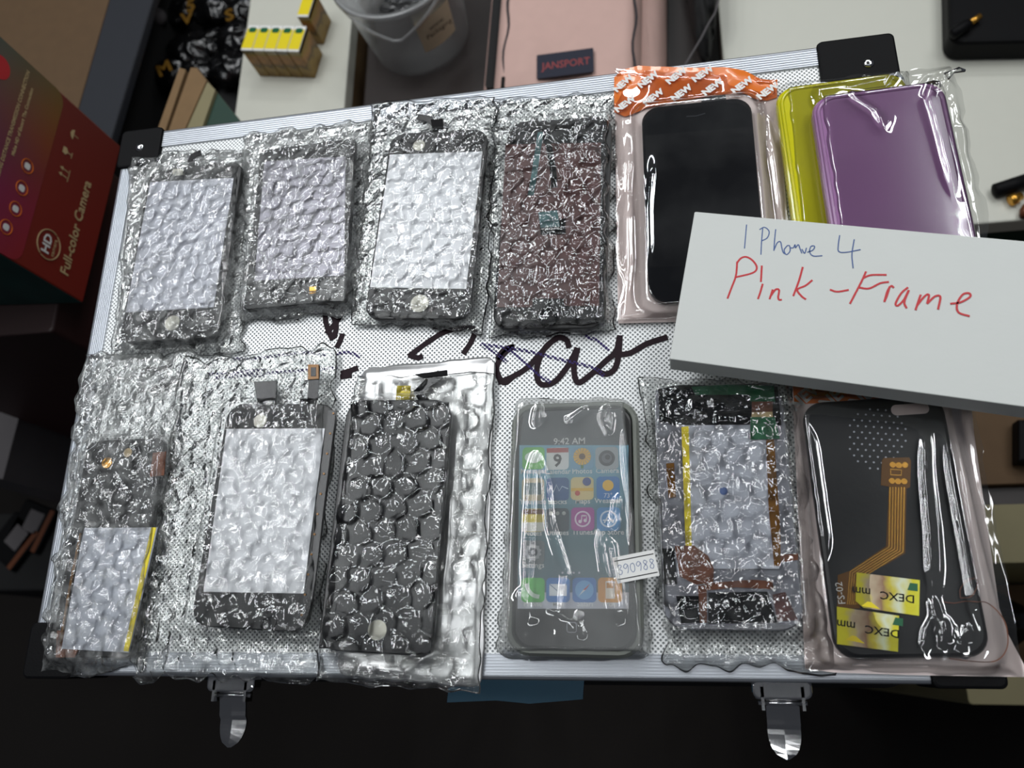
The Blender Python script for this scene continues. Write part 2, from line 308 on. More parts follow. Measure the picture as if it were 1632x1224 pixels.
def film(name, q, m, z0, pads, seed, bub=0.0, pitch=0.0098, brad=0.0043, brot=0.1, crk=0.0007, csc=190, loft=0.003, fall=0.007, res=0.00085, jag=0.0012, creases=(), zq=0.004, warp=0.0008, bottom=True, corner=0.0, gap=0.0008):
    """a bag: top sheet draped over what it holds and a bottom sheet, sealed at the edge; one closed mesh"""
    fr = Fr(q, zq); c = [np.array(fr.l(*p)) for p in q]           # TL TR BR BL local
    nx = int(fr.w / res) + 2; ny = int(fr.h / res) + 2
    s, t = np.meshgrid(np.linspace(0, 1, nx), np.linspace(0, 1, ny))
    X = (1 - s) * (1 - t) * c[3][0] + s * (1 - t) * c[2][0] + s * t * c[1][0] + (1 - s) * t * c[0][0]
    Y = (1 - s) * (1 - t) * c[3][1] + s * (1 - t) * c[2][1] + s * t * c[1][1] + (1 - s) * t * c[0][1]
    e = np.minimum(np.minimum(s, 1 - s) * fr.w, np.minimum(t, 1 - t) * fr.h)
    J = jag * np.exp(-e / .004)
    X = X + J * (vn(Y * 160 + 9, X * 60 + 5, seed + 1) * 2 - 1) * 2; Y = Y + J * (vn(X * 160 + 9, Y * 60, seed + 2) * 2 - 1) * 2
    if corner:
        dx = np.maximum(np.abs(s - .5) * fr.w - (fr.w / 2 - corner), 0); dy = np.maximum(np.abs(t - .5) * fr.h - (fr.h / 2 - corner), 0); rr = np.hypot(dx, dy); k = np.where(rr > corner, corner / np.maximum(rr, 1e-9), 1)
        X = X - np.sign(s - .5) * dx * (1 - k); Y = Y - np.sign(t - .5) * dy * (1 - k)
    Wx = fr.c[0] + X * fr.X[0] + Y * fr.Y[0]; Wy = fr.c[1] + X * fr.X[1] + Y * fr.Y[1]
    edge = sstep(e / .0045)
    H = np.maximum(padH(Wx, Wy, pads, fall), loft * (0.55 + 0.9 * vn(X * 55, Y * 55, seed + 3)))
    ux = X + .0022 * (vn(X * 130, Y * 130, seed + 4) - .5); uy = Y + .0022 * (vn(X * 130, Y * 130, seed + 5) - .5)
    if bub:
        bx = ux * math.cos(brot) + uy * math.sin(brot) + 1; by = -ux * math.sin(brot) + uy * math.cos(brot) + 1
        py = pitch * math.sqrt(3); d = []
        for ox, oy in ((0, 0), (.5, .5)):
            ix = np.round(bx / pitch - ox); iy = np.round(by / py - oy); d.append((np.hypot(bx - (ix + ox) * pitch, by - (iy + oy) * py), ix * 7 + ox, iy * 13 + oy))
        near = d[0][0] < d[1][0]; r = np.where(near, d[0][0], d[1][0]) / brad; idx = np.where(near, d[0][1], d[1][1]); idy = np.where(near, d[0][2], d[1][2])
        puff = 0.35 + 0.65 * vn(idx * 1.37 + 3, idy * 1.91 + 7, seed + 6)
        dome = np.clip(1 - r ** 2.8, 0, 1) ** 1.0; H = H + bub * puff * dome * (0.35 + 0.65 * edge)
    H = H + crk * (ridge(ux * csc, uy * csc, seed + 7, 2.5) + 0.6 * ridge(ux * csc * 2.3, uy * csc * 2.3, seed + 8, 2) + 1.2 * vn(ux * csc * .4, uy * csc * .4, seed + 9) - 1.0) * edge
    H = H + warp * (vn(X * 28, Y * 28, seed + 10) - .4)
    for pts, amp, wd in creases: D, tp = segdist(X, Y, [fr.l(*p, .008) for p in pts]); H = H + amp * (.12 + .88 * tp) * np.exp(-D / wd) * edge
    H = gap + (H - gap) * edge; H = np.maximum(H, gap * .9)
    n = nx * ny; top = np.stack([X, Y, H], -1).reshape(-1, 3)
    Bh = 0.0002 + 0.0006 * ridge(ux * 150, uy * 150, seed + 11, 2) * edge; bot = np.stack([X, Y, Bh], -1).reshape(-1, 3)
    idx = np.arange(n).reshape(ny, nx); border = np.zeros((ny, nx), bool); border[0] = border[-1] = True; border[:, 0] = border[:, -1] = True
    quad = lambda I: np.stack([I[:-1, :-1], I[:-1, 1:], I[1:, 1:], I[1:, :-1]], -1).reshape(-1, 4)
    V = top; Fq = quad(idx)
    if bottom:
        bi = idx.copy(); inn = ~border; bi[inn] = n + np.arange(inn.sum()); V = np.concatenate([top, bot[inn.ravel()]]); Fq = np.concatenate([Fq, quad(bi)[:, ::-1]])
    me = bpy.data.meshes.new(name); me.vertices.add(len(V)); me.vertices.foreach_set('co', V.astype(np.float32).ravel())
    me.loops.add(Fq.size); me.loops.foreach_set('vertex_index', Fq.astype(np.int32).ravel())
    me.polygons.add(len(Fq)); me.polygons.foreach_set('loop_start', np.arange(0, Fq.size, 4, dtype=np.int32)); me.polygons.foreach_set('use_smooth', np.ones(len(Fq), bool))
    me.update(calc_edges=True); me.validate(); me.materials.append(m)
    o = bpy.data.objects.new(name, me); COL.objects.link(o); o.location = (fr.c[0], fr.c[1], z0); o.rotation_euler = (0, 0, fr.a)
    o_fr = fr; return o, o_fr
def pad(fr, top, gx=0.0): return (fr.c[0], fr.c[1], fr.a, fr.w + gx, fr.h + gx, top)
# ------------------------------------------------------------------ the carry case
CW, CH, CT = 0.46, 0.327, 0.118          # width, depth, height of the closed case
case = thing('carry_case', 'silver aluminium carry case with dimpled lid and black plastic corners under the bagged screens', 'case', (0, 0, -CT))
def up(mb, dz=CT): mb.v = [(x, y, z + dz) for x, y, z in mb.v]; return mb
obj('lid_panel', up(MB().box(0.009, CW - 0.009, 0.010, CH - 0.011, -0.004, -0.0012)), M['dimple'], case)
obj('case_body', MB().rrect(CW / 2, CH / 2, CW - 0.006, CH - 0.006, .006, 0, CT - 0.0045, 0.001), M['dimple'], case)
def rail(a, b, wd, nrm):
    """extruded rail: ribbed top face, rounded outer edge, short side wall"""
    prof = [(wd, -0.004), (wd, 0.0)]
    k = 7
    for i in range(k):
        x = wd - 0.0008 - (wd - 0.0035) * i / (k - 1); prof += [(x + .00045, 0.0), (x + .0003, -.0004), (x - .0003, -.0004), (x - .00045, 0.0)]
    prof += [(0.0016, -0.0001), (0.0006, -0.0007), (0.0001, -0.0018), (0.0, -0.0035), (0.0, -0.024), (0.004, -0.024), (0.004, -0.004)]
    a = np.array(a, float); b = np.array(b, float); n = np.array(nrm, float)
    R = [[(*(e + n * p[0]), p[1]) for p in prof] for e in (a, b)]
    return up(MB().rings(R))
for a, b, wd, nrm in (((0.02, CH), (CW - .02, CH), 0.0125, (0, -1)), ((.02, 0), (CW - .02, 0), 0.0115, (0, 1)), ((0, .02), (0, CH - .02), 0.0105, (1, 0)), ((CW, .02), (CW, CH - .02), 0.0105, (-1, 0))):
    obj('frame_rail', rail(a, b, wd, nrm), M['rail'], case)
for k, (cx, cy, sx, sy) in enumerate(((0, 0, 1, 1), (CW, 0, -1, 1), (0, CH, 1, -1), (CW, CH, -1, -1))):
    mb = MB(); wx, wy = (.0275, .026) if k != 3 else (.038, .026)
    x0, x1 = sorted((cx - sx * .0016, cx + sx * wx)); y0, y1 = sorted((cy - sy * .0016, cy + sy * wy))
    mb.rrect((x0 + x1) / 2, (y0 + y1) / 2, x1 - x0, y1 - y0, .003, -.030, .0016, .0012)
    cp = obj('corner_protector', up(mb), M['black_plastic'], case, sm=False)
    obj('rivet', up(MB().dome(cx + sx * .0135, cy + sy * (.0125 if k < 3 else .0165), .0031, .0014, .0018)), M['chrome'], cp, sm=True)
# latches hanging off the front wall
for uc in (367, 1248):
    z = -0.020; c = P(uc, 1128, z)
    lt = obj('latch', up(MB().rrect(c[0], -.003, .026, .009, .003, z - .006, z + .003, .001)), M['chrome'], case)
    mb = MB(); R = []; n = 14; y0, y1 = -.004, P(uc, 1190 if uc < 800 else 1209, z - .006)[1]
    for k in range(n + 1):
        t = k / n; y = y0 + (y1 - y0) * t; hw = .0072 if t < .62 else .0072 * math.sqrt(max(0, 1 - ((t - .62) / .385) ** 2)); zz = z + .001 - .004 * math.sin(t * 2.6) - (0.0016 if t > .5 else 0)
        R.append([(c[0] - hw, y, zz), (c[0], y, zz + .0012), (c[0] + hw, y, zz), (c[0] + hw, y, zz - .0012), (c[0] - hw, y, zz - .0012)])
    mb.rings(R); obj('latch_lever', up(mb), M['chrome'], lt, sm=False)
    mb = MB().tube([(c[0] - .0105, -.009, z), (c[0] + .0105, -.009, z)], .0011); obj('hinge_pin', up(mb), M['chrome'], lt, sm=True)
    mb = MB()
    for s_ in (-1, 1): mb.prism([(c[0] + s_ * .0080, -.002), (c[0] + s_ * .0094, -.002), (c[0] + s_ * .0094, -.012), (c[0] + s_ * .0080, -.012)], z - .004, z + .003)
    mb.box(c[0] - .0094, c[0] + .0094, -.005, -.001, z - .004, z + .002); obj('hinge_bracket', up(mb), M['chrome'], lt)
# marker scribble on the lid
K = lambda pts: [P(u, v, 0)[:2] for u, v in Z(pts, 360, 440, 2.205)]
K6 = lambda pts: [P(u, v, 0)[:2] for u, v in Z(pts, 0, 480, 3.886)]
bold = [K(p) for p in ([(640, 280), (700, 235), (765, 195), (830, 180), (872, 184), (862, 225), (832, 272)], [(640, 275), (672, 285), (690, 278)], [(952, 290), (975, 258), (1008, 246), (985, 262), (960, 292), (950, 330), (975, 372), (1010, 350)],
        [(955, 372), (1005, 352), (1060, 318), (1105, 268), (1160, 216), (1195, 222), (1205, 250)], [(1165, 214), (1120, 250), (1092, 320), (1102, 375), (1150, 372), (1198, 318), (1235, 250)], [(1235, 250), (1222, 320), (1236, 372), (1280, 345), (1330, 300), (1370, 262), (1384, 206)],
        [(1384, 206), (1380, 270), (1368, 320), (1338, 342), (1302, 332)], [(1365, 275), (1420, 268), (1480, 235), (1552, 212)], [(345, 112), (350, 165), (372, 222)], [(365, 118), (385, 170), (378, 215)], [(415, 105), (392, 150), (350, 200)], [(408, 200), (398, 228), (386, 250)], [(402, 340), (430, 332), (462, 320)], [(255, 128), (242, 150)], [(400, 352), (440, 346)])]
bold += [K6(p) for p in ([(885, 330), (880, 440), (872, 560)], [(880, 415), (960, 415), (1030, 405), (1085, 340)], [(925, 545), (1010, 520), (1120, 510)], [(1050, 480), (1110, 470)])]
thin = [K(p) for p in ([(893, 237), (960, 246), (1060, 262), (1180, 292), (1290, 320), (1330, 350)], [(980, 250), (1040, 292), (1100, 345), (1140, 372)], [(1262, 208), (1310, 228), (1345, 258)], [(388, 270), (430, 266), (470, 282)], [(905, 246), (940, 262), (985, 300)], [(20, 290), (120, 285), (260, 268), (350, 275)], [(0, 345), (120, 340), (260, 330), (390, 320)])]
thin += [K6(p) for p in ([(1280, 450), (1420, 440), (1632, 420)], [(1330, 470), (1500, 460), (1632, 455)])]
for k_, s in enumerate(bold): obj('marker_stroke', MB().ribbon(smooth(s), .0029, CT - .0014, CT - .0008 + k_ * 1e-5), M['ink'], case)
for s in thin: obj('violet_stroke', MB().ribbon(smooth(s), .0017, CT - .0011, CT - .0007), M['ink_violet'], case)

# ------------------------------------------------------------------ screen assemblies in their bags
GB = 'bubble-wrap bags on the case'
DZ, DT = 0.0030, 0.0036                      # a device lies on a layer of bubbles
def device(name, label, cat, q, r=.008, body='body_black', z0=DZ, t=DT, bev=.0006, group='phone screens laid out on the case', bodyname='bezel_frame'):
    fr = Fr(q, z0 + t); root = thing(name, label, cat, (fr.c[0], fr.c[1], z0), fr.a, group); fr.root = root; fr.t = t; fr.z0 = z0
    obj(bodyname, MB().rrect(0, 0, fr.w, fr.h, r, 0, t, bev), M[body], root); return fr
def poly(fr, name, pts, m, dz0=0.0, dz1=0.0004, par=None, bev=0.0):
    o = obj(name, MB().prism(fr.ls(pts), fr.t + dz0, fr.t + dz1, bev), M[m], par or fr.root); return o
def disc(fr, name, u, v, r, m, dz1=0.0005, par=None, dz0=0.0):
    x, y = fr.l(u, v); return obj(name, MB().disc(x, y, r, fr.t + dz0, fr.t + dz1), M[m], par or fr.root)
def line(fr, name, pts, wd, m, dz0=0.0004, dz1=0.0007, par=None, sm=True):
    return obj(name, MB().ribbon(smooth(fr.ls(pts)) if sm else fr.ls(pts), wd, fr.t + dz0, fr.t + dz1), M[m], par or fr.root)
def flex(fr, name, pts, wd, m, z=.0015): return obj(name, MB().ribbon(fr.ls(pts), wd, z, z + .0004), M[m], fr.root)

# 1 top left
f1 = device('phone_screen_assembly', 'black screen with glittering white backing sheet in the upper left bag by the riveted corner', 'phone screen', [(236, 268), (383, 260), (351, 540), (193, 545)])
poly(f1, 'backing_sheet', [(240, 291), (373, 284), (341, 490), (201, 498)], 'screen_grey'); disc(f1, 'home_button', 275, 515, .0045, 'cream')
flex(f1, 'flex_cable', [(310, 272), (300, 255), (304, 246), (318, 240)], .004, 'bezel'); poly(f1, 'camera_ring', [(276, 270), (292, 270), (292, 279), (276, 280)], 'cream')
film('bubble_bag', [(204, 244), (390, 230), (383, 560), (172, 566)], M['bubble'], .0, [pad(f1, DZ + DT + .0022)], 11, .0011, brot=.2)[0]
b = bpy.data.objects['bubble_bag']; tag(b, 'crumpled bubble bag in the upper left of the lid beside the riveted corner', 'bubble bag', GB)
# 2
f2 = device('tablet_screen_assembly', 'square-cornered black frame with a lilac-grey screen, second from left in the upper row', 'phone screen', [(408, 236), (563, 224), (552, 486), (398, 486)], r=.002, t=.0045, z0=.0032)
poly(f2, 'screen', [(422, 258), (551, 250), (549, 439), (406, 448)], 'screen_lilac'); poly(f2, 'lower_strip', [(405, 452), (549, 443), (549, 480), (402, 480)], 'bezel')
poly(f2, 'copper_tab', [(494, 458), (504, 457), (504, 468), (494, 469)], 'gold', .0001, .0005)
o, _ = film('bubble_bag', [(384, 209), (592, 186), (566, 498), (384, 507)], M['bubble'], .0006, [pad(f2, DZ + DT + .003)], 22, .0011, brot=.05); tag(o, 'bubble bag holding the square-cornered black frame, second from left in the upper row', 'bubble bag', GB)
# 3
f3 = device('phone_screen_assembly', 'black screen with bright white backing sheet and round home button in the upper middle', 'phone screen', [(620, 211), (779, 207), (748, 510), (583, 508)], r=.009, z0=.0036)
poly(f3, 'backing_sheet', [(622, 247), (769, 242), (743, 461), (590, 458)], 'screen_white'); disc(f3, 'home_button', 669, 484, .005, 'cream'); disc(f3, 'camera_hole', 668, 232, .0035, 'cream')
flex(f3, 'flex_cable', [(700, 214), (692, 196), (680, 186), (664, 184)], .004, 'bezel', .002); poly(f3, 'connector', [(687, 192), (706, 190), (707, 208), (690, 210)], 'black_plastic', -.001, .0008)
o, _ = film('bubble_bag', [(592, 162), (790, 150), (772, 528), (553, 513)], M['bubble_clear'], .0012, [pad(f3, DZ + DT + .0025)], 33, .0010, brot=-.08); tag(o, 'clear bubble bag over the bright white screen in the upper middle of the lid', 'bubble bag', GB)
# 4
f4 = device('phone_screen_assembly', 'black screen assembly with a brown-red panel, left of the orange NEW pouch', 'phone screen', [(808, 192), (974, 187), (966, 524), (787, 524)], r=.009)
poly(f4, 'brown_panel', [(806, 231), (958, 228), (955, 488), (900, 488), (898, 476), (850, 476), (848, 490), (792, 490)], 'brown'); disc(f4, 'home_button', 874, 506, .005, 'bezel', .0008)
line(f4, 'teal_flex_cable', [(862, 212), (856, 250), (850, 290), (846, 312)], .0032, 'teal_flex', .0004, .0008); poly(f4, 'teal_chip', [(858, 340), (888, 336), (893, 362), (862, 364)], 'teal_flex', .0004, .0009)
poly(f4, 'black_tape', [(860, 352), (902, 349), (902, 374), (862, 375)], 'bezel', .0004, .0008)
line(f4, 'dark_flex_cable', [(868, 205), (880, 260), (884, 300)], .0035, 'bezel', .0004, .0007)
o, _ = film('bubble_bag', [(784, 153), (978, 142), (976, 526), (776, 534)], M['bubble_clear'], .0004, [pad(f4, DZ + DT + .0025)], 44, .0014, brot=.02, crk=.0009); tag(o, 'clear bubble bag over the brown-red screen panel, left of the orange NEW pouch', 'bubble bag', GB)

# 5 pouch with NEW header
def new_words(fr, pouch, words, size, z):
    ts = [text('printed_words', 'NEW', size, M['white'], pouch, (*fr.l(u, v, z + .0015), z), math.radians(r), .00005, .00030, xs=1.05) for u, v, r in words]
    return join_texts(ts, 'printed_words')
q5 = [(979, 110), (1240, 124), (1268, 505), (985, 514)]
f5 = device('phone_screen_assembly', 'plain glossy black screen inside the pouch with the orange NEW header', 'phone screen', [(1022, 174), (1195, 152), (1226, 474), (1034, 480)], r=.0095, body='glass_black', z0=.0022, bodyname='front_glass')
poly(f5, 'display_area', [(1028, 216), (1200, 202), (1216, 424), (1033, 426)], 'bezel', 0, .00012); poly(f5, 'connector_tab', [(1119, 164), (1117, 155), (1135, 153), (1135, 150), (1156, 148), (1158, 158)], 'bezel', -.002, -.0012)
line(f5, 'earpiece_slot', [(1094, 186), (1110, 185), (1124, 181)], .0008, 'slate', .0, .0002, sm=False)
fp5 = Fr(q5, .002)
p5 = thing('zip_pouch', 'pearly foil pouch with a wavy orange NEW header around the plain black screen', 'pouch', (fp5.c[0], fp5.c[1], 0.0004), fp5.a, 'pouches with orange NEW print')
obj('foil_back', MB().prism(fp5.ls([(979, 120), (1238, 128), (1268, 505), (985, 514)]), 0, .0006), M['pinkback'], p5)
top5 = [(979, 124), (990, 112), (1017, 105), (1060, 106), (1110, 108), (1154, 107), (1185, 112), (1212, 126), (1228, 128), (1239, 126)]
low5 = [(1238, 155), (1222, 160), (1205, 158), (1190, 150), (1168, 146), (1140, 152), (1100, 158), (1060, 165), (1030, 172), (1008, 182), (996, 186), (979, 179)]
def wavy(fr, top, low, name, m, parent, z, amp=.0014):
    """a printed header sheet, rumpled, between an upper and a lower outline"""
    def res(pts, n):
        p = np.array(fr.ls(pts)); d = np.r_[0, np.cumsum(np.hypot(*np.diff(p, axis=0).T))]; t = np.linspace(0, d[-1], n); return np.stack([np.interp(t, d, p[:, 0]), np.interp(t, d, p[:, 1])], 1)
    A = res(top, 90); B = res(low[::-1], 90); R = []
    for k in range(26): 
        q_ = A + (B - A) * k / 25; zz = z + amp * (vn(q_[:, 0] * 90 + 7, q_[:, 1] * 60 + 3, 71) + .5 * vn(q_[:, 0] * 220 + 7, q_[:, 1] * 160 + 3, 72)) * (0.4 + .6 * math.sin(k / 25 * math.pi)); R.append([(*p_, float(h_)) for p_, h_ in zip(q_, zz)])
    U = MB().rings(R, closed=False, cap=False); n = len(U.v); U.v += [(x, y, zz_ - .0002) for x, y, zz_ in U.v]; U.f += [tuple(i + n for i in q_[::-1]) for q_ in U.f]
    return obj(name, U, M[m], parent, sm=True)
hd5 = wavy(fp5, top5, low5, 'orange_header', 'orange', p5, .0012)
new_words(fp5, p5, [(1041, 153, 38), (1086, 146, 38), (1136, 137, 38), (1183, 134, 38), (1224, 143, 38), (996, 164, 38), (1033, 125, 40), (1078, 119, 40), (1120, 116, 36), (993, 131, 45)], .0052, .0040)
o, _ = film('clear_window', q5, M['clear'], .0, [pad(f5, .0068)], 55, 0, crk=.00003, csc=60, loft=.0024, fall=.010, jag=.0005, warp=.0008, bottom=False, gap=.0016, zq=.002,
     creases=[([(1000, 190), (1003, 260), (1000, 330), (1002, 420), (996, 490)], .0012, .0015), ([(1222, 165), (1236, 260), (1250, 350)], .0012, .0014), ([(1041, 240), (1034, 330), (1036, 430)], .0012, .0025), ([(1000, 500), (1040, 496), (1075, 500)], .0012, .002)]); o.parent = p5; o.location = (0, 0, .0004); o.rotation_euler = (0, 0, 0)
o.rotation_euler = (0, 0, 0)

# 6, 7 coloured rubber cases
def rubber_case(q, m, label, z0, seed, tie, creases):
    fr = Fr(q, z0 + .009); r = thing('phone_cover', label, 'phone case', (fr.c[0], fr.c[1], z0), fr.a, 'coloured rubber phone cases'); fr.root = r; fr.t = .009
    obj('back_shell', MB().rrect(0, 0, fr.w, fr.h, .010, 0, .0084, .0022), M[m], r, sm=False)
    obj('raised_rim', MB().tube([(x, y, .0082) for x, y in rrpts(0, 0, fr.w - .005, fr.h - .005, .009, 8)], .0011, close=True), M[m], r, sm=True)
    return fr
f6 = rubber_case([(1241, 136), (1442, 112), (1535, 560), (1290, 590)], 'yellow_case', 'translucent yellow phone case half under the purple one at the upper right', .0024, 1, None, None)
obj('camera_cutout_mark', MB().rrect(*f6.l(1385, 132), .022, .006, .003, .0084, .0090), M['yellow_case'], f6.root)
cq6 = [(1240, 132), (1450, 108), (1545, 570), (1285, 595)]
o, _ = film('clear_sleeve', cq6, M['clear'], .002, [pad(f6, .0098, -.004)], 66, 0, crk=.00003, csc=60, loft=.004, fall=.004, jag=.0006, bottom=False, creases=[([(1435, 112), (1410, 150)], .002, .001), ([(1246, 170), (1262, 340)], .001, .001)], corner=.006)
tag(o, 'clear plastic sleeve around the yellow phone case', 'plastic sleeve', 'clear sleeves')
f7 = rubber_case([(1299, 152), (1505, 124), (1600, 560), (1352, 590)], 'purple_case', 'translucent purple phone case at the upper right, behind the handwritten white box', .0125, 2, None, None)
cq7 = [(1287, 154), (1511, 121), (1606, 565), (1342, 600)]
o, _ = film('clear_sleeve', cq7, M['clear'], .0122, [pad(f7, .0100, -.004)], 77, 0, crk=.00003, csc=60, loft=.003, fall=.005, jag=.0008, bottom=False, corner=.004,
     creases=[([(1340, 165), (1355, 185), (1385, 205), (1400, 235)], .0022, .002), ([(1478, 140), (1466, 185), (1478, 225), (1492, 280), (1508, 340)], .0024, .0016), ([(1478, 135), (1460, 158)], .002, .001), ([(1505, 140), (1500, 170)], .002, .001), ([(1512, 150), (1530, 240), (1550, 330)], .0014, .0012), ([(1490, 130), (1480, 175)], .0018, .001)])
tag(o, 'clear plastic sleeve with a knotted corner around the purple phone case', 'plastic sleeve', 'clear sleeves')
kn = P(1508, 122, .02); obj('twisted_corner', MB().tube([(0, 0, 0), (.003, .0015, .001), (.006, .0025, .0005), (.009, .002, 0)], [.0022, .001, .0015, .0008]), M['clear'], o, tuple(np.array(o.matrix_basis.inverted() @ Vector(kn))) , sm=True)

# white card box with handwriting
zt = .0345; zb = .0195
bx = [P(1107, 337, zt)[:2], P(1060, 571, zt)[:2]]; e1 = (P(1632, 384, zt)[:2] - bx[0]); e1 /= np.linalg.norm(e1); e2 = bx[1] - bx[0]; hh = np.linalg.norm(e2)
e2 = np.array([e1[1], -e1[0]]); a_ = math.atan2(e1[1], e1[0]); Lb = .196
cb = thing('card_box', 'long white card box with blue and red handwriting lying across the right side', 'box', (*(bx[0] + e1 * Lb / 2 + e2 * hh / 2), zb), a_)
def cl(u, v): d = P(u, v, zt)[:2] - (bx[0] + e1 * Lb / 2 + e2 * hh / 2); return (float(d @ e1), float(d @ -e2))
obj('box_lid', MB().rrect(0, 0, Lb, hh, .0006, .0006, zt - zb, .0004, n=3), M['card'], cb); obj('box_base', MB().rrect(0, 0, Lb - .001, hh - .001, .0006, 0, .0012, n=3), M['card'], cb)
H3 = lambda pts: [cl(u, v) for u, v in Z(pts, 1040, 300, 2.757)]
blue = [[(413, 160), (404, 265)], [(484, 175), (479, 235), (476, 292)], [(470, 182), (492, 172), (512, 190), (504, 218), (478, 232)], [(541, 180), (536, 230), (533, 275)], [(534, 270), (548, 240), (562, 236), (568, 262), (574, 282), (584, 290)],
        [(592, 252), (578, 272), (588, 292), (604, 276), (602, 254), (592, 252)], [(604, 262), (618, 262), (626, 248), (628, 262), (640, 248), (648, 266), (656, 286)], [(656, 268), (668, 286), (676, 262)], [(680, 282), (704, 272), (712, 256), (696, 256), (690, 280), (706, 298), (746, 297)],
        [(822, 207), (816, 250), (818, 278), (850, 282), (914, 270)], [(886, 225), (876, 290), (881, 352)]]
red = [[(372, 322), (366, 385), (346, 440), (329, 485)], [(370, 330), (388, 308), (412, 302), (440, 318), (458, 348), (440, 372), (362, 392)], [(480, 340), (476, 412)], [(484, 420), (474, 455), (463, 487)], [(528, 445), (514, 488)], [(516, 478), (540, 446), (556, 448), (552, 478), (556, 490), (568, 490)],
       [(660, 346), (642, 410), (618, 474)], [(702, 404), (672, 428), (636, 446), (654, 474), (674, 489)], [(779, 446), (812, 455), (862, 447)], [(938, 366), (918, 410), (892, 460), (867, 508)], [(926, 395), (960, 382), (1028, 381)], [(904, 436), (950, 441), (1000, 418), (1038, 412)],
       [(1042, 432), (1030, 470), (1018, 500)], [(1018, 500), (1032, 452), (1048, 430), (1060, 438)], [(1122, 436), (1092, 462), (1068, 506), (1078, 516), (1104, 490), (1124, 450)], [(1126, 448), (1106, 500), (1116, 528)], [(1178, 468), (1166, 502), (1155, 536)], [(1160, 518), (1196, 474), (1214, 470), (1206, 508)],
       [(1206, 508), (1240, 476), (1264, 478), (1254, 533)], [(1308, 508), (1352, 502), (1394, 478), (1390, 462), (1362, 468), (1338, 508), (1344, 546), (1393, 563)]]
T = zt - zb
mb = MB(); [mb.ribbon(smooth(H3(s), 5) if len(s) > 2 else H3(s), .0005, T - .0003 - k_ * 1e-5, T + .00008 + k_ * 1e-5) for k_, s in enumerate(blue)]; obj('blue_handwriting', mb, M['blue_ink'], cb)
mb = MB(); [mb.ribbon(smooth(H3(s), 5) if len(s) > 2 else H3(s), .00085, T - .0003 - k_ * 1e-5, T + .0001 + k_ * 1e-5) for k_, s in enumerate(red)]; obj('red_handwriting', mb, M['red_ink'], cb)

# ------------------------------------------------------------------ lower row
f8 = device('phone_back_assembly', 'slim black phone back with a silver battery edged in yellow tape at the lower left', 'phone part', [(133, 703), (269, 697), (207, 1050), (86, 1046)], r=.006, group='opened phone parts', bodyname='back_frame')
poly(f8, 'battery', [(136, 842), (252, 841), (207, 1040), (100, 1034)], 'battery', 0, .0009); line(f8, 'yellow_tape', [(247, 841), (226, 935), (203, 1038)], .0028, 'yellow_tape', .0009, .0012, sm=False)
poly(f8, 'copper_corner', [(92, 1005), (106, 1006), (108, 1026), (126, 1034), (120, 1048), (90, 1048)], 'copper', 0, .0006); poly(f8, 'copper_chip', [(245, 722), (265, 720), (262, 758), (240, 760)], 'copper', 0, .0007)
poly(f8, 'circuit_board', [(150, 716), (240, 712), (236, 735), (146, 740)], 'bezel', 0, .0008); disc(f8, 'camera_lens', 172, 738, .003, 'gold', .0009); disc(f8, 'flash_disc', 205, 722, .0025, 'beige', .0009)
line(f8, 'left_tape', [(130, 850), (112, 940), (98, 1025)], .0012, 'kapton', .0002, .001, sm=False)
o, _ = film('bubble_bag', [(126, 557), (305, 564), (222, 1068), (54, 1078)], M['bubble'], .0002, [pad(f8, DZ + DT + .0028)], 88, .0011, brot=.15, jag=.0018); tag(o, 'long bubble bag along the lower left edge of the case holding the yellow-taped battery', 'bubble bag', GB)
f9 = device('phone_screen_assembly', 'black screen with a large white backing sheet and upright gold-tipped flex in the lower row', 'phone screen', [(360, 641), (541, 646), (484, 1006), (307, 1000)], r=.009, z0=.005)
poly(f9, 'backing_sheet', [(362, 684), (518, 683), (484, 946), (325, 943)], 'screen_white'); disc(f9, 'camera_hole', 415, 671, .0036, 'cream'); disc(f9, 'home_button', 428, 990, .0045, 'bezel', .0009)
line(f9, 'side_flex_strip', [(531, 655), (512, 800), (495, 940), (478, 1000)], .0042, 'bezel', .0, .0012); 
mb = MB()
for k in range(11): mb.disc(*f9.l(533 - k * 5.0, 660 + k * 32), .0006, f9.t + .0012, f9.t + .0016, 8)
obj('gold_contacts', mb, M['kapton'], f9.root)
flex(f9, 'upright_flex', [(497, 645), (500, 605), (501, 583)], .006, 'bezel', .0028); poly(f9, 'gold_connector', [(491, 581), (508, 581), (508, 604), (491, 605)], 'kapton', -.0005, .0003); poly(f9, 'connector_slot', [(496, 586), (504, 586), (504, 600), (496, 600)], 'bezel', .0003, .0005)
poly(f9, 'black_chip', [(404, 608), (440, 606), (438, 642), (410, 642)], 'bezel', -.002, -.0004); poly(f9, 'small_chip', [(477, 635), (494, 634), (494, 646), (478, 647)], 'bezel', -.002, -.0004)
o, _ = film('bubble_bag', [(290, 574), (534, 550), (506, 1088), (205, 1081)], M['bubble_clear'], .0022, [pad(f9, DZ + DT + .004)], 99, .0010, brot=.1, jag=.0016); tag(o, 'wide clear bubble bag over the large white screen in the lower row', 'bubble bag', GB)
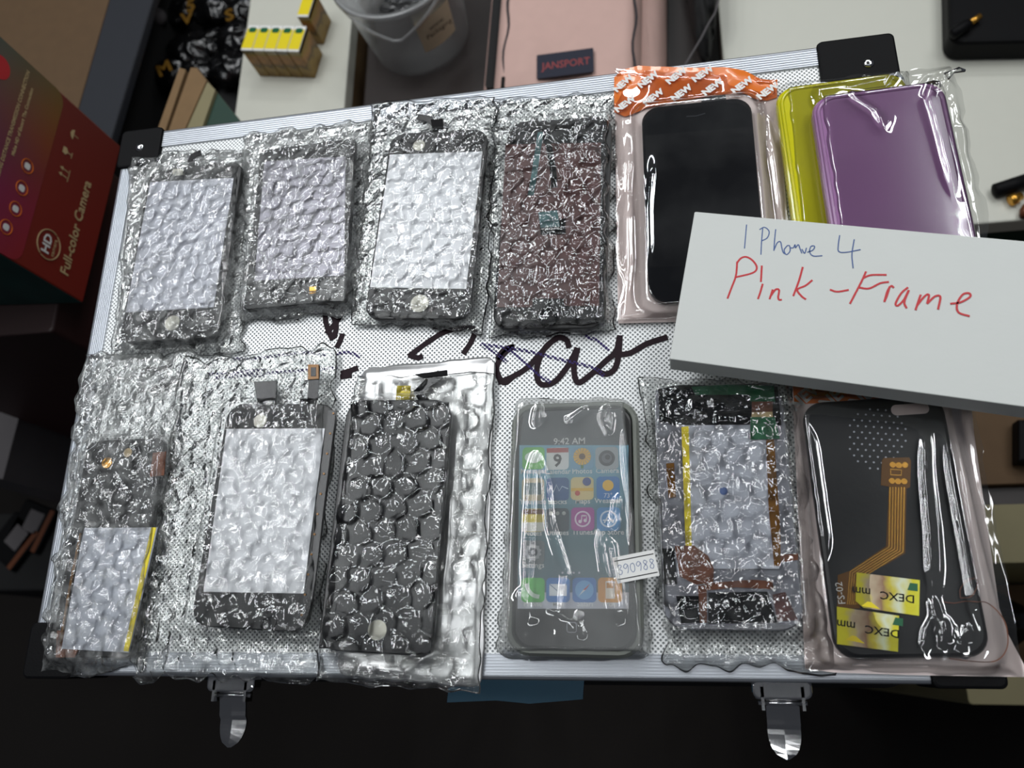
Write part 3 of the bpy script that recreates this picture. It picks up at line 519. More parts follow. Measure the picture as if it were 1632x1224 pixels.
# foil pouch under bag
ff = [(573, 584), (789, 565), (767, 1098), (532, 1078)]
o, _ = film('foil_pouch', ff, M['foil'], .0008, [], 101, 0, crk=.0003, csc=60, loft=.0016, fall=.006, jag=.0004, corner=.006, res=.0011, warp=.002, gap=.0006,
     creases=[([(715, 770), (712, 860), (700, 960)], .0016, .0025), ([(560, 1060), (640, 1070), (700, 1030)], .0015, .002), ([(640, 600), (700, 590)], .001, .003), ([(596, 600), (600, 640)], .001, .003)]); tag(o, 'crumpled silver foil pouch under the bubble-wrapped black screen', 'pouch')
f10 = device('phone_screen_assembly', 'long black screen assembly with a cream button, bubble-wrapped on the silver foil pouch', 'phone screen', [(556, 637), (720, 637), (690, 1045), (503, 1037)], r=.0095, z0=.0055, body='body_black')
x, y = f10.l(602, 1004); obj('home_button', MB().disc(x, y, .0046, f10.t, f10.t + .0006), M['cream'], f10.root)
poly(f10, 'front_glass', [(560, 641), (716, 641), (686, 1041), (508, 1033)], 'bezel', 0, .0002, bev=0)
poly(f10, 'yellow_sticker', [(630, 612), (652, 612), (650, 634), (628, 635)], 'yellow_tape', -.003, -.0026); flex(f10, 'flex_cable', [(676, 640), (664, 622), (682, 606), (700, 594)], .005, 'bezel', .001); poly(f10, 'connector', [(660, 595), (711, 588), (711, 596), (672, 600)], 'black_plastic', -.003, -.0015)
o, _ = film('bubble_bag', [(566, 600), (788, 592), (763, 1106), (506, 1086)], M['bubble_clear'], .0026, [pad(f10, DZ + DT + .0036)], 111, .0032, pitch=.0125, brad=.0060, brot=.12, crk=.0007, jag=.0008); tag(o, 'bubble bag with large round bubbles over the all-black screen', 'bubble bag', GB)
o_ = M['bubble_clear']

# player in a smoky rubber case
f11 = device('music_player', 'touch player showing rows of app icons inside a smoky clear rubber case', 'player', [(828, 652), (1004, 648), (1017, 1036), (814, 1034)], r=.008, body='body_black', z0=.0028, t=.0075, group=None, bev=.0012)
rc = thing('rubber_phone_case', 'smoky clear rubber case around the touch player with app icons', 'phone case', (f11.c[0], f11.c[1], .0012), f11.a)
mb = MB(); R = []
for pts_, z_ in ((rrpts(0, 0, f11.w + .004, f11.h + .004, .010), 0), (rrpts(0, 0, f11.w + .0065, f11.h + .0065, .011), .002), (rrpts(0, 0, f11.w + .0065, f11.h + .0065, .011), .0075), (rrpts(0, 0, f11.w + .004, f11.h + .004, .010), .0098), (rrpts(0, 0, f11.w + .001, f11.h + .001, .0085), .0098), (rrpts(0, 0, f11.w + .001, f11.h + .001, .0085), .001), (rrpts(0, 0, f11.w - .006, f11.h - .006, .006), .001)): R.append([(*p_, z_) for p_ in pts_])
mb.rings(R); obj('rubber_shell', mb, M['smoke'], rc, sm=False)
Q = lambda pts: Z(pts, 770, 600, 2.55)
M['screen_print'] = ramp_mat('blue_green_wallpaper', [(0, (96, 120, 130)), (.45, (108, 140, 148)), (.75, (122, 168, 184)), (1, (132, 184, 206))], 1, -.03, .035, .25, .25, 40)
M['top_reflection'] = mat('painted_grey_reflection', (96, 100, 102), .2)  # grey reflection above the player's screen, painted as a flat colour
poly(f11, 'top_reflection', Q([(165, 145), (560, 130), (580, 255), (590, 280), (150, 280)]), 'top_reflection', 0, .0002)
scr = poly(f11, 'screen', Q([(148, 280), (590, 280), (592, 944), (140, 944)]), 'screen_print', 0, .0003)
poly(f11, 'dock_shelf', Q([(142, 878), (592, 878), (592, 944), (140, 944)]), 'screen_grey', .0003, .0004)
IC = {}
def ic(c): 
    k = str(c); IC.setdefault(k, mat('icon_ink', c, .35, var=.03)); M['_' + k] = IC[k]; return '_' + k
def sub(u, v): return f11.l(770 + u / 2.55, 600 + v / 2.55)
T11 = f11.t + .0003
icons = [('messages_icon', 205, 333, (110, 190, 90)), ('calendar_icon', 303, 335, (232, 234, 232)), ('photos_icon', 403, 333, (120, 170, 200)), ('camera_icon', 503, 333, (176, 182, 184)),
         ('television_icon', 203, 460, (200, 190, 160)), ('stocks_icon', 303, 458, (50, 96, 150)), ('maps_icon', 403, 456, (226, 208, 150)), ('weather_icon', 508, 454, (60, 130, 196)),
         ('notes_icon', 203, 585, (226, 206, 84)), ('utilities_icon', 303, 583, (70, 84, 92)), ('music_store_icon', 405, 580, (176, 84, 160)), ('app_store_icon', 510, 580, (90, 150, 200)), ('settings_icon', 203, 715, (120, 128, 130)),
         ('phone_icon', 203, 868, (96, 190, 90)), ('mail_icon', 305, 868, (70, 130, 200)), ('compass_icon', 412, 868, (66, 130, 200)), ('music_icon', 516, 868, (226, 160, 60))]
def ext(mb, nm, c, par): return obj(nm, mb, M[ic(c)], par)
sw = .0108
for nm, u, v, c in icons:
    x, y = sub(u, v); T_ = T11; o = obj(nm, MB().rrect(x, y, sw, sw, .0019, T_, T_ + .0002), M[ic(c)], f11.root); t2 = T_ + .0002; t3 = t2 + .00015
    D = lambda dx, dy, r, cc, k=0, n='emblem': ext(MB().disc(x + dx, y + dy, r, t2, t3 + k), n, cc, o)
    Bx = lambda x0, x1, y0, y1, cc, k=0, n='emblem': ext(MB().box(x + x0, x + x1, y + y0, y + y1, t2, t3 + k), n, cc, o)
    if nm == 'messages_icon': ext(MB().prism([(x + .0042 * math.cos(a), y + .0004 + .0028 * math.sin(a)) for a in np.linspace(0, 6.28, 20, endpoint=False)], t2, t3), 'speech_bubble', (230, 240, 230), o)
    elif nm == 'calendar_icon': Bx(-.0052, .0052, .003, .0052, (180, 60, 50), 0, 'red_band'); text('day_number', '9', .0085, M[ic((40, 40, 40))], o, (x, y - .0012, t2 + .0001), 0, .00006, .0002)
    elif nm == 'photos_icon':
        mb = MB(); [mb.prism([(x + .0004 * math.cos(a + 1.57), y + .0008 + .0004 * math.sin(a + 1.57)), (x + .0042 * math.cos(a + .16), y + .0008 + .0042 * math.sin(a + .16)), (x + .0042 * math.cos(a - .16), y + .0008 + .0042 * math.sin(a - .16))], t2, t3) for a in np.linspace(0, 6.28, 16, endpoint=False)]
        ext(mb, 'sunflower', (240, 186, 40), o); D(0, .0008, .0015, (90, 60, 30), .0001, 'flower_centre'); Bx(-.0006, .0006, -.005, -.0033, (70, 130, 60), 0, 'stalk')
    elif nm == 'camera_icon': D(0, 0, .0038, (60, 62, 66)); D(0, 0, .0024, (110, 114, 120), .0001); D(.0004, .0004, .0012, (20, 20, 24), .0002)
    elif nm == 'television_icon': Bx(-.004, .004, -.0025, .0032, (120, 140, 140), 0, 'tube'); D(-.003, -.004, .0006, (60, 50, 40), 0, 'knob')
    elif nm == 'stocks_icon': ext(MB().ribbon([(x + a, y + b) for a, b in ((-.005, -.001), (-.003, .0005), (-.002, -.0015), (-.0005, .002), (.0008, -.001), (.0022, .0012), (.005, .0))], .0005, t2, t3), 'chart_line', (200, 220, 240), o)
    elif nm == 'maps_icon': Bx(-.0052, .0052, -.0012, .0002, (232, 190, 60), 0, 'road'); D(.0022, .0032, .002, (60, 80, 150), .0001, 'road_shield'); D(-.0022, -.0022, .0012, (200, 60, 50), .0001, 'map_pin')
    elif nm == 'weather_icon': D(0, .0012, .0026, (250, 200, 60), 0, 'sun'); text('degrees', '73°', .003, M[ic((235, 240, 245))], o, (x, y - .0036, t2), 0)
    elif nm == 'notes_icon': Bx(-.0052, .0052, .0028, .0052, (120, 84, 50), 0, 'binding'); Bx(-.0052, .0052, -.0052, -.001, (236, 236, 226), 0, 'paper')
    elif nm == 'utilities_icon': [D(a, .003, .0009, (190, 196, 190), 0, 'small_icon') for a in (-.003, .0, .003)]
    elif nm == 'music_store_icon': ext(MB().tube([(x + .0034 * math.cos(a), y + .0034 * math.sin(a), t2) for a in np.linspace(0, 6.28, 20, endpoint=False)], .0004, close=True, flat=.4), 'ring', (240, 230, 240), o); D(-.0012, -.0012, .0008, (245, 240, 245)); D(.0012, -.0007, .0008, (245, 240, 245)); Bx(-.0006, .0019, .0012, .0018, (245, 240, 245), 0, 'note_beam'); Bx(-.0007, -.0003, -.001, .0016, (245, 240, 245), 0, 'note_stem'); Bx(.0016, .002, -.0006, .0016, (245, 240, 245), 0, 'note_stem')
    elif nm == 'app_store_icon': ext(MB().tube([(x + .0036 * math.cos(a), y + .0036 * math.sin(a), t2) for a in np.linspace(0, 6.28, 20, endpoint=False)], .0004, close=True, flat=.4), 'ring', (225, 235, 245), o); ext(MB().ribbon([(x - .002, y - .0018), (x + .0004, y + .0024)], .0006, t2, t3), 'letter_bar', (235, 240, 245), o); ext(MB().ribbon([(x + .002, y - .0018), (x - .0004, y + .0024)], .0006, t2, t3 + .0001), 'letter_bar', (235, 240, 245), o); ext(MB().ribbon([(x - .0026, y - .0006), (x + .0026, y - .0006)], .0006, t2, t3 + .0002), 'letter_bar', (235, 240, 245), o)
    elif nm == 'settings_icon':
        pts = []; [pts.append((x + (.0042 if k % 2 else .0034) * math.cos(k * .2618), y + (.0042 if k % 2 else .0034) * math.sin(k * .2618))) for k in range(24)]; ext(MB().prism(pts, t2, t3), 'gear', (186, 190, 192), o); D(0, 0, .0022, (90, 96, 100), .0001); D(0, 0, .001, (170, 174, 176), .0002)
    elif nm == 'phone_icon': ext(MB().ribbon(smooth([(x - .003, y + .0028), (x - .002, y - .0002), (x + .0004, y - .0024), (x + .003, y - .003)]), .0018, t2, t3), 'handset', (235, 245, 235), o)
    elif nm == 'mail_icon': Bx(-.004, .004, -.0026, .0026, (240, 242, 244), 0, 'envelope'); ext(MB().ribbon([(x - .004, y + .0026), (x, y - .0006), (x + .004, y + .0026)], .0004, t3, t3 + .0001), 'envelope_flap', (120, 140, 170), o)
    elif nm == 'compass_icon': D(0, 0, .0042, (120, 180, 225)); ext(MB().prism([(x - .0006, y), (x + .0026, y + .0028), (x + .0006, y)], t3, t3 + .0001), 'red_needle', (200, 60, 50), o); ext(MB().prism([(x - .0026, y - .0028), (x - .0006, y), (x + .0006, y)], t3, t3 + .0002), 'white_needle', (235, 235, 235), o)
    elif nm == 'music_icon': Bx(-.002, .002, -.0038, .0038, (240, 236, 226), 0, 'player_outline'); Bx(-.0015, .0015, .0008, .0032, (200, 140, 60), .0001, 'small_screen')
cap = [('Messages', 205, 386), ('Calendar', 303, 388), ('Photos', 403, 386), ('Camera', 505, 384), ('YouTube', 203, 510), ('Stocks', 303, 510), ('Maps', 405, 508), ('Weather', 508, 506), ('Notes', 203, 638), ('Utilities', 303, 636), ('iTunes', 407, 634), ('App Store', 510, 634), ('Settings', 203, 768), ('Phone', 203, 925), ('Mail', 305, 925), ('Safari', 414, 925), ('iPod', 516, 925), ('9:42 AM', 351, 265)]
join_texts([text('captions', s_, .0034 if s_[0] != '9' else .0045, M['white'], f11.root, (*sub(u_, v_), T11 + .0001), 0, .00003, .00004) for s_, u_, v_ in cap], 'screen_captions')
mb = MB(); [mb.disc(*sub(u_, 798), .0005, T11, T11 + .0001, 10) for u_ in (323, 345, 369, 391)]; obj('page_dots', mb, M['screen_grey'], f11.root)
mb = MB(); x, y = sub(360, 1020); mb.tube([(px_, py_, f11.t + .0001) for px_, py_ in rrpts(x, y, .0042, .0042, .0008, 4)], .0002, 6, True); obj('home_button_mark', mb, M['screen_grey'], f11.root)
lp = P(1013, 903, .0125); lab = obj('paper_label', MB().box(-.0095, .0095, -.0058, .0058, 0, .0002), M['white'], None, tuple(lp), math.radians(10)); tag(lab, 'small white paper label with a handwritten number tucked at the right edge of the player', 'label')
mb = MB(); mb.ribbon([(-.009, .004), (.009, .004)], .0004, .0002, .0003); mb.ribbon([(-.009, -.0042), (.009, -.0042)], .0004, .0002, .0003); obj('ruled_lines', mb, M['bezel'], lab)
dig = {'3': [[(0, 5), (2, 6), (3, 5), (1.5, 3.2), (3, 2), (2, 0), (0, .6)]], '9': [[(3, 5), (1.5, 6), (0, 4.4), (1.2, 3), (3, 4.8), (2.8, 2), (2, 0)]], '0': [[(2.4, 5.6), (.6, 5), (0, 2.4), (1, .2), (2.6, 1), (3, 4), (2.2, 5.8)]], '8': [[(3, 5), (1.5, 6), (.6, 4.6), (2.6, 2), (1.6, 0), (0, 1.4), (2.8, 4.4), (3, 5)]]}
mb = MB(); xx = -.0082
for ch in '390988':
    for st in dig[ch]: mb.ribbon(smooth([(xx + a * .00066, -.0022 + b_ * .00070) for a, b_ in st], 4), .00024, .0002, .0003)
    xx += .0029
obj('handwritten_number', mb, M['blue_ink'], lab)
q11 = [(818, 634), (1004, 632), (1042, 1052), (788, 1050)]
g = lambda pts: Q(pts)
o, _ = film('clear_bag', q11, M['hazy'], .0002, [pad(f11, .0118, .005)], 121, 0, crk=.00004, csc=60, loft=.004, fall=.006, jag=.0006, warp=.0010, corner=.006,
     creases=[(g([(190, 1060), (200, 700), (215, 400), (235, 335), (270, 450), (285, 600), (350, 810), (300, 1070)]), .0016, .0017), (g([(475, 620), (500, 760), (560, 1030)]), .0017, .0016), (g([(475, 620), (530, 690), (580, 1030)]), .0017, .0016), (g([(580, 150), (590, 350), (612, 600), (600, 720)]), .0017, .0016), (g([(515, 110), (495, 180), (520, 230), (530, 140)]), .0017, .0016),
              (g([(245, 120), (232, 195), (260, 150)]), .0017, .0016), (g([(560, 470), (535, 610), (565, 560)]), .0015, .0016), (g([(400, 940), (390, 1000), (420, 1070)]), .0013, .0016), (g([(110, 150), (75, 450), (55, 800), (48, 1040)]), .0015, .0018), (g([(440, 130), (340, 200)]), .001, .002), (g([(200, 800), (270, 940), (420, 1010)]), .0008, .003), (g([(150, 860), (230, 1010)]), .0008, .003)]); tag(o, 'clear cellophane bag with long bright creases around the touch player', 'plastic bag')

# 11 opened frame with battery
f12 = device('phone_mid_frame', 'opened phone frame with silver battery, green circuit board and copper flex in the lower row', 'phone part', [(1040, 615), (1246, 611), (1285, 1005), (1060, 1005)], r=.010, body='steel', group='opened phone parts', z0=.0026, t=.0034, bodyname='metal_frame')
V = lambda pts: Z(pts, 1010, 580, 2.447)
poly(f12, 'inner_tray', V([(85, 105), (150, 85), (540, 85), (575, 130), (590, 330), (655, 960), (640, 1015), (160, 1020), (125, 980)]), 'tray', 0, .0002)
poly(f12, 'top_board', V([(95, 100), (180, 84), (560, 90), (575, 240), (160, 240), (100, 225)]), 'bezel', .0002, .0008)
poly(f12, 'green_board', V([(225, 92), (360, 84), (545, 88), (550, 150), (455, 150), (450, 122), (240, 124)]), 'green', .0008, .0012); poly(f12, 'green_module', V([(455, 212), (548, 212), (568, 296), (452, 300)]), 'green', .0016, .0022)
poly(f12, 'copper_band', V([(460, 150), (542, 150), (540, 190), (460, 192)]), 'copper', .0009, .0014); poly(f12, 'beige_band', V([(460, 192), (540, 190), (541, 212), (458, 214)]), 'beige', .0009, .0015)
bt = poly(f12, 'battery', V([(190, 243), (512, 240), (566, 800), (215, 800)]), 'battery', .0002, .0014); poly(f12, 'yellow_tape', V([(186, 250), (214, 246), (226, 712), (202, 712)]), 'yellow_tape', .0014, .0017); poly(f12, 'gold_strip', V([(514, 300), (546, 298), (570, 640), (572, 790), (546, 790), (524, 560)]), 'kapton', .0014, .0018)
disc(f12, 'blue_mark', *V([(350, 498)])[0], .0018, 'blue_ink', .0016, dz0=.0014); poly(f12, 'lower_copper_flex', V([(160, 712), (235, 710), (290, 750), (312, 800), (310, 858), (240, 862), (180, 830)]), 'copper', .0014, .0018)
poly(f12, 'copper_strip', V([(250, 866), (330, 852), (460, 842), (540, 848), (545, 880), (400, 872), (285, 884), (285, 1010), (258, 1010)]), 'copper', .0006, .001); poly(f12, 'lower_board', V([(165, 905), (255, 905), (258, 1010), (185, 1012)]), 'bezel', .0002, .001)
poly(f12, 'speaker_module', V([(290, 892), (520, 888), (560, 1010), (290, 1014)]), 'bezel', .0002, .0012); poly(f12, 'dark_edge', V([(110, 720), (160, 720), (170, 860), (122, 860)]), 'bezel', .0002, .0008); poly(f12, 'side_switch', V([(126, 390), (158, 388), (164, 520), (136, 525)]), 'kapton', .0002, .0012)
poly(f12, 'maroon_flex', V([(540, 900), (590, 890), (640, 1000), (560, 1005)]), 'brown', .0003, .0009); poly(f12, 'right_copper_tab', V([(570, 745), (640, 740), (640, 765), (575, 775)]), 'copper', .0003, .0009)
o, _ = film('bubble_bag', [(1018, 600), (1266, 604), (1336, 1070), (1059, 1064)], M['bubble_clear'], .0004, [pad(f12, DZ + DT + .0028)], 131, .0011, brot=.06, jag=.0016); tag(o, 'clear bubble bag over the opened frame with the green circuit board', 'bubble bag', GB)

# 12 black phone back with sim flex in foil pouch
q12 = [(1262, 600), (1545, 612), (1632, 1079), (1283, 1066)]
f13 = device('phone_back_cover', 'matt black phone back with dotted speaker holes and gold flex strip, lower right', 'phone part', [(1275, 638), (1503, 630), (1582, 1044), (1336, 1054)], r=.009, z0=.0026, t=.0062, group='opened phone parts', bev=.0018, bodyname='back_shell')
W = lambda pts: Z(pts, 1232, 600, 2.4475)
mb = MB()
for i in range(11):
    for j in range(8):
        u_ = 285 + j * 31 + (15 if i % 2 else 0); v_ = 122 + i * 23 + j * 2.0; 
        if ((u_ - 405) / 118) ** 2 + ((v_ - 240) / 128) ** 2 < 1: mb.disc(*f13.l(*W([(u_, v_)])[0]), .00045, f13.t, f13.t + .00012, 8)
obj('speaker_holes', mb, M['screen_grey'], f13.root)
x, y = f13.l(*W([(534, 128)])[0]); obj('camera_oval', MB().rrect(x, y, .016, .005, .0024, f13.t, f13.t + .0002), M['pinkback'], f13.root)
sf = poly(f13, 'sim_flex', W([(432, 318), (530, 316), (538, 330), (534, 432), (520, 438), (515, 690), (440, 735), (352, 772), (338, 905), (250, 905), (252, 775), (300, 758), (440, 662), (452, 430), (420, 425), (424, 326)]), 'kapton', 0, .0003)
mb = MB()
for k in range(6):
    o_ = k * 11; mb.ribbon(f13.ls(W([(456 + o_, 432), (452 + o_ * .98, 665 + k * 4), (300 + o_ * .8, 762 + k * 5), (290 + o_ * .7, 890)])), .0005, f13.t + .0003, f13.t + .0004)
obj('gold_traces', mb, M['gold'], sf)
mb = MB(); [mb.disc(*f13.l(*W([(u_, v_)])[0]), .0013, f13.t + .0003, f13.t + .0005, 14) for u_, v_ in ((466, 345), (490, 347), (514, 346), (463, 408), (487, 410), (511, 410))]
mb.ribbon(f13.ls(W([(456, 362), (500, 366), (500, 386), (458, 384), (458, 366)])), .0004, f13.t + .0003, f13.t + .0004); obj('gold_pads', mb, M['gold'], sf)
text('part_number', 'FS-02', .0042, M['white'], sf, (*f13.l(*W([(263, 845)])[0]), f13.t + .0004), math.radians(92), .00003)
M['sim_print'] = ramp_mat('yellow_card_print', [(0, (232, 226, 20)), (.2, (222, 212, 40)), (.34, (196, 178, 150)), (.5, (150, 116, 90)), (.62, (206, 192, 60)), (.74, (222, 228, 200)), (.88, (214, 206, 40)), (1, (222, 220, 60))], 0, -.0145, .0145, .3, .35, 150)
for q_, lb in (([(325, 765), (571, 795), (568, 934), (352, 903), (321, 876)], 'upper yellow DEXC mm card taped on the black phone back'), ([(248, 898), (490, 934), (486, 1074), (249, 1044)], 'lower yellow DEXC mm card at the corner of the black phone back')):
    pts = W(q_); c = sum(np.array(p_) for p_ in pts) / len(pts); z_ = f13.z0 + f13.t + .0006; cw = P(*c, z_)
    e_ = P(*pts[1], z_)[:2] - P(*pts[0], z_)[:2]; an = math.atan2(e_[1], e_[0]); Xx = np.array([math.cos(an), math.sin(an)]); Yy = np.array([-Xx[1], Xx[0]])
    pl = [((P(*p_, z_)[:2] - cw[:2]) @ Xx, (P(*p_, z_)[:2] - cw[:2]) @ Yy) for p_ in pts]
    sc_ = thing('sim_adapter_card', lb, 'card', tuple(cw), an, 'yellow adapter cards'); obj('card_body', MB().prism(pl, 0, .0007), M['sim_print'], sc_)
    text('printed_name', 'DEXC', .0046, M['bezel'], sc_, (.0056, .0002, .00075), math.pi, .00003, .00006, xs=1.12); text('printed_unit', 'mm', .0052, M['bezel'], sc_, (-.0086, .0006, .00075), math.pi, .00003, .00005, xs=.95)
    obj('green_print', MB().prism([(.0095, .0035), (.0135, .0035), (.0135, .0066), (.0105, .0066)], .0007, .0008), M['green'], sc_)
    obj('yellow_hill', MB().prism([(-.0085, -.0055), (-.006, -.0033), (-.0045, -.0034), (-.001, -.0058)], .0007, .0008), M['yellow_tape'], sc_)
fp = Fr(q12, .002); p12 = thing('zip_pouch', 'pearly foil pouch at the lower right around the black phone back with speaker holes', 'pouch', (fp.c[0], fp.c[1], .0017), fp.a, 'pouches with orange NEW print')
obj('foil_back', MB().prism(fp.ls([(1262, 600), (1545, 612), (1552, 690), (1567, 796), (1592, 968), (1606, 1010), (1632, 1060), (1632, 1079), (1450, 1076), (1330, 1072), (1283, 1066)]), 0, .0006), M['pinkback'], p12)
obj('orange_header', MB().prism(fp.ls([(1262, 600), (1545, 612), (1546, 634), (1400, 638), (1266, 645)]), .0006, .0010), M['orange'], p12); new_words(fp, p12, [(1286, 630, 40), (1336, 628, 40), (1384, 626, 40)], .008, .00105)
mb = MB(); mb.ribbon(smooth(fp.ls(W([(655, 880), (700, 885), (745, 878), (785, 880), (830, 885), (880, 930), (905, 985), (905, 1060), (860, 1110), (760, 1110), (680, 1100)]), .008)), .0004, .0082, .0084); mb.ribbon(smooth(fp.ls(W([(725, 865), (725, 830), (750, 800), (785, 790), (790, 820), (765, 860), (725, 865)]), .008)), .0004, .0082, .0084)
obj('leaf_outline', mb, M['copper'], p12)
o, _ = film('clear_window', q12, M['clear'], .0017, [pad(f13, .0084)], 141, 0, crk=.00003, csc=60, loft=.002, fall=.012, jag=.0004, warp=.0008, bottom=False, gap=.0013, zq=.002,
     creases=[(W([(580, 165), (582, 400), (600, 600), (608, 760), (625, 900)]), .0022, .0022), (W([(660, 190), (665, 260), (690, 420), (730, 640), (770, 860), (815, 1050)]), .0022, .0022), (W([(122, 165), (150, 350), (180, 560), (205, 740)]), .0018, .002), (W([(605, 850), (620, 930), (588, 990), (578, 1080)]), .002, .0012), (W([(630, 900), (650, 1040), (660, 960), (690, 1050)]), .002, .001), (W([(700, 980), (720, 1050), (745, 980), (770, 1040)]), .0018, .001), (W([(690, 150), (760, 560), (850, 1010)]), .0016, .0018), (W([(720, 280), (800, 640), (900, 1000)]), .0012, .0014), (W([(260, 1130), (560, 1115), (800, 1130), (940, 1110)]), .0016, .0025)])
o.parent = p12; o.location = (0, 0, 0); o.rotation_euler = (0, 0, 0)

# ------------------------------------------------------------------ surroundings
FL = -1.15
struct(obj('floor', MB().box(-2.5, 3, -1.5, 3.5, FL - .02, FL), M['floor']))
def wp(pts, z): return [tuple(P(u, v, z)[:2]) for u, v in pts]
st = thing('black_stool', 'black square seat just visible as darkness under the front of the silver case', 'stool', (.23, .16, FL))
obj('seat', MB().rrect(0, 0, .46, .33, .02, -CT - .045 - FL, -CT - .0015 - FL, .006), M['black_cloth'], st)
for sx in (-1, 1):
    for sy in (-1, 1): obj('leg', MB().tube([(sx * .19, sy * .12, 0), (sx * .19, sy * .12, -CT - .045 - FL)], .014), M['black_plastic'], st)
tb = [P(715, 1119, -.122), P(930, 1117, -.122)]
tag(obj('teal_plastic_bag', MB().prism([(tb[0][0], tb[0][1]), (tb[0][0] + .03, tb[0][1] + .0015), (tb[0][0] + .05, tb[0][1]), (tb[1][0], tb[1][1] + .001), (tb[1][0] + .004, .03), (tb[0][0] + .004, .03)], -CT - .0014, -CT - .0002), M['tealbag']), 'sliver of teal plastic sheet peeking out under the front edge of the case', 'plastic bag')

# box of a security camera, left
c0 = np.array([-.197, .499, -.143]); nrm = np.array([.998, -.057, .0]); ang = math.atan2(-.057, .998)
XZ = .085; YL = .172; TOP = .27
cam_box = thing('camera_carton', 'bright printed red, purple and green camera carton standing left of the case', 'box', tuple(c0 + np.array([0, 0, -XZ])), ang)
# local axes: x outwards to the case, y along the box (negative towards the viewer)
obj('carton_body', MB().rrect(-.15, -YL / 2, .30, YL, .0015, 0, TOP, .0012, n=3), M['red_box'], cam_box)
m = mat('rainbow_print', (128, 80, 80), .4, coat=.1); nt = m.node_tree; L = nt.links; b = nt.nodes['Principled BSDF']
tc = nd(nt, 'ShaderNodeTexCoord'); sp = nd(nt, 'ShaderNodeSeparateXYZ'); L.new(tc.outputs['Object'], sp.inputs[0])
ra = nd(nt, 'ShaderNodeMapRange'); ra.inputs[1].default_value = -YL; ra.inputs[2].default_value = 0; L.new(sp.outputs[1], ra.inputs[0])
cr = nd(nt, 'ShaderNodeValToRGB'); el = cr.color_ramp.elements
while len(el) < 6: el.new(.5)
for e_, (p_, c_) in zip(el, [(0, (150, 34, 60)), (.3, (140, 34, 80)), (.5, (110, 50, 60)), (.68, (120, 76, 36)), (.85, (104, 100, 34)), (1, (60, 110, 46))]): e_.position = p_; e_.color = lin(c_)
L.new(ra.outputs[0], cr.inputs[0])
rx = nd(nt, 'ShaderNodeMapRange'); rx.inputs[1].default_value = XZ; rx.inputs[2].default_value = XZ + .09; L.new(sp.outputs[2], rx.inputs[0])
cr2 = nd(nt, 'ShaderNodeValToRGB'); e2_ = cr2.color_ramp.elements; e2_[0].color = lin((150, 50, 30)); e2_[1].color = lin((56, 40, 110)); L.new(rx.outputs[0], cr2.inputs[0])
mx = nd(nt, 'ShaderNodeMix', data_type='RGBA'); mx.inputs[0].default_value = .45; L.new(cr.outputs[0], mx.inputs[6]); L.new(cr2.outputs[0], mx.inputs[7]); L.new(mx.outputs[2], b.inputs['Base Color']); M['rainbow'] = m
pr = rrpts(-YL / 2, XZ + .09, YL - .001, .19, .012, 8); mb = MB(); mb.rings([[(x_, y_, z_) for y_, z_ in pr] for x_ in (-.0005, .0003)]); obj('rainbow_print', mb, M['rainbow'], cam_box)
obj('teal_end', MB().box(-.299, -.001, -YL - .0004, -YL, .001, TOP - .002), M['teal_box'], cam_box)
ca, sa = math.cos(ang), math.sin(ang)
def side(u, v):
    p = PN(u, v, c0, nrm) - (c0 + np.array([0, 0, -XZ])); return (p[0] * ca + p[1] * sa, -p[0] * sa + p[1] * ca, p[2])
SR = (math.radians(90), 0, math.radians(90))
a1, a2 = side(101, 437), side(140, 290)
t_ = text('printed_slogan', 'Full-color Camera', .0150, M['beige'], cam_box, (.0006, (a1[1] + a2[1]) / 2, (a1[2] + a2[2]) / 2), SR, .0001, .0002)
wdt = t_.dimensions[0]; t_.data.transform(Matrix.Diagonal(((abs(a2[1] - a1[1])) / max(wdt, 1e-4), 1, 1, 1)))
hd = side(77, 390)
mb = MB().tube([(.0006, hd[1] + .0135 * math.cos(a), hd[2] + .0135 * math.sin(a)) for a in np.linspace(0, 6.28, 32, endpoint=False)], .0005, 6, True); obj('logo_ring', mb, M['beige'], cam_box)
text('logo_letters', 'HD', .0125, M['white'], cam_box, (.0006, hd[1], hd[2] + .002), SR, .0001, .0003); text('logo_word', 'camera', .0058, M['beige'], cam_box, (.0006, hd[1], hd[2] - .0065), SR, .0001)
for nm, u, v, kind in (('umbrella_mark', 117, 215, 0), ('glass_mark', 107, 243, 1), ('arrows_mark', 101, 275, 2)):
    _, y, z = side(u, v); mb = MB()
    R_ = lambda pts, w_: mb.add([(x_, y + a, z + b_) for x_ in (.0002, .0006) for a, b_ in pts], [tuple(range(len(pts), 2 * len(pts)))])
    if kind == 0: R_([(-.005, 0), (-.0035, .003), (0, .0045), (.0035, .003), (.005, 0)], 0); R_([(-.0003, -.006), (.0003, -.006), (.0003, 0), (-.0003, 0)], 0)
    elif kind == 1: R_([(-.003, .006), (-.0035, .002), (0, -.001), (.0035, .002), (.003, .006)], 0); R_([(-.0004, -.005), (.0004, -.005), (.0004, 0), (-.0004, 0)], 0); R_([(-.003, -.0058), (.003, -.0058), (.003, -.005), (-.003, -.005)], 0)
    else:
        for d_ in (-.003, .003): R_([(d_ - .0004, -.005), (d_ + .0004, -.005), (d_ + .0004, .003), (d_ - .0004, .003)], 0); R_([(d_ - .002, .002), (d_ + .002, .002), (d_, .006)], 0)
        R_([(-.006, -.0066), (.006, -.0066), (.006, -.0058), (-.006, -.0058)], 0)
    obj(nm, mb, M['beige'], cam_box)
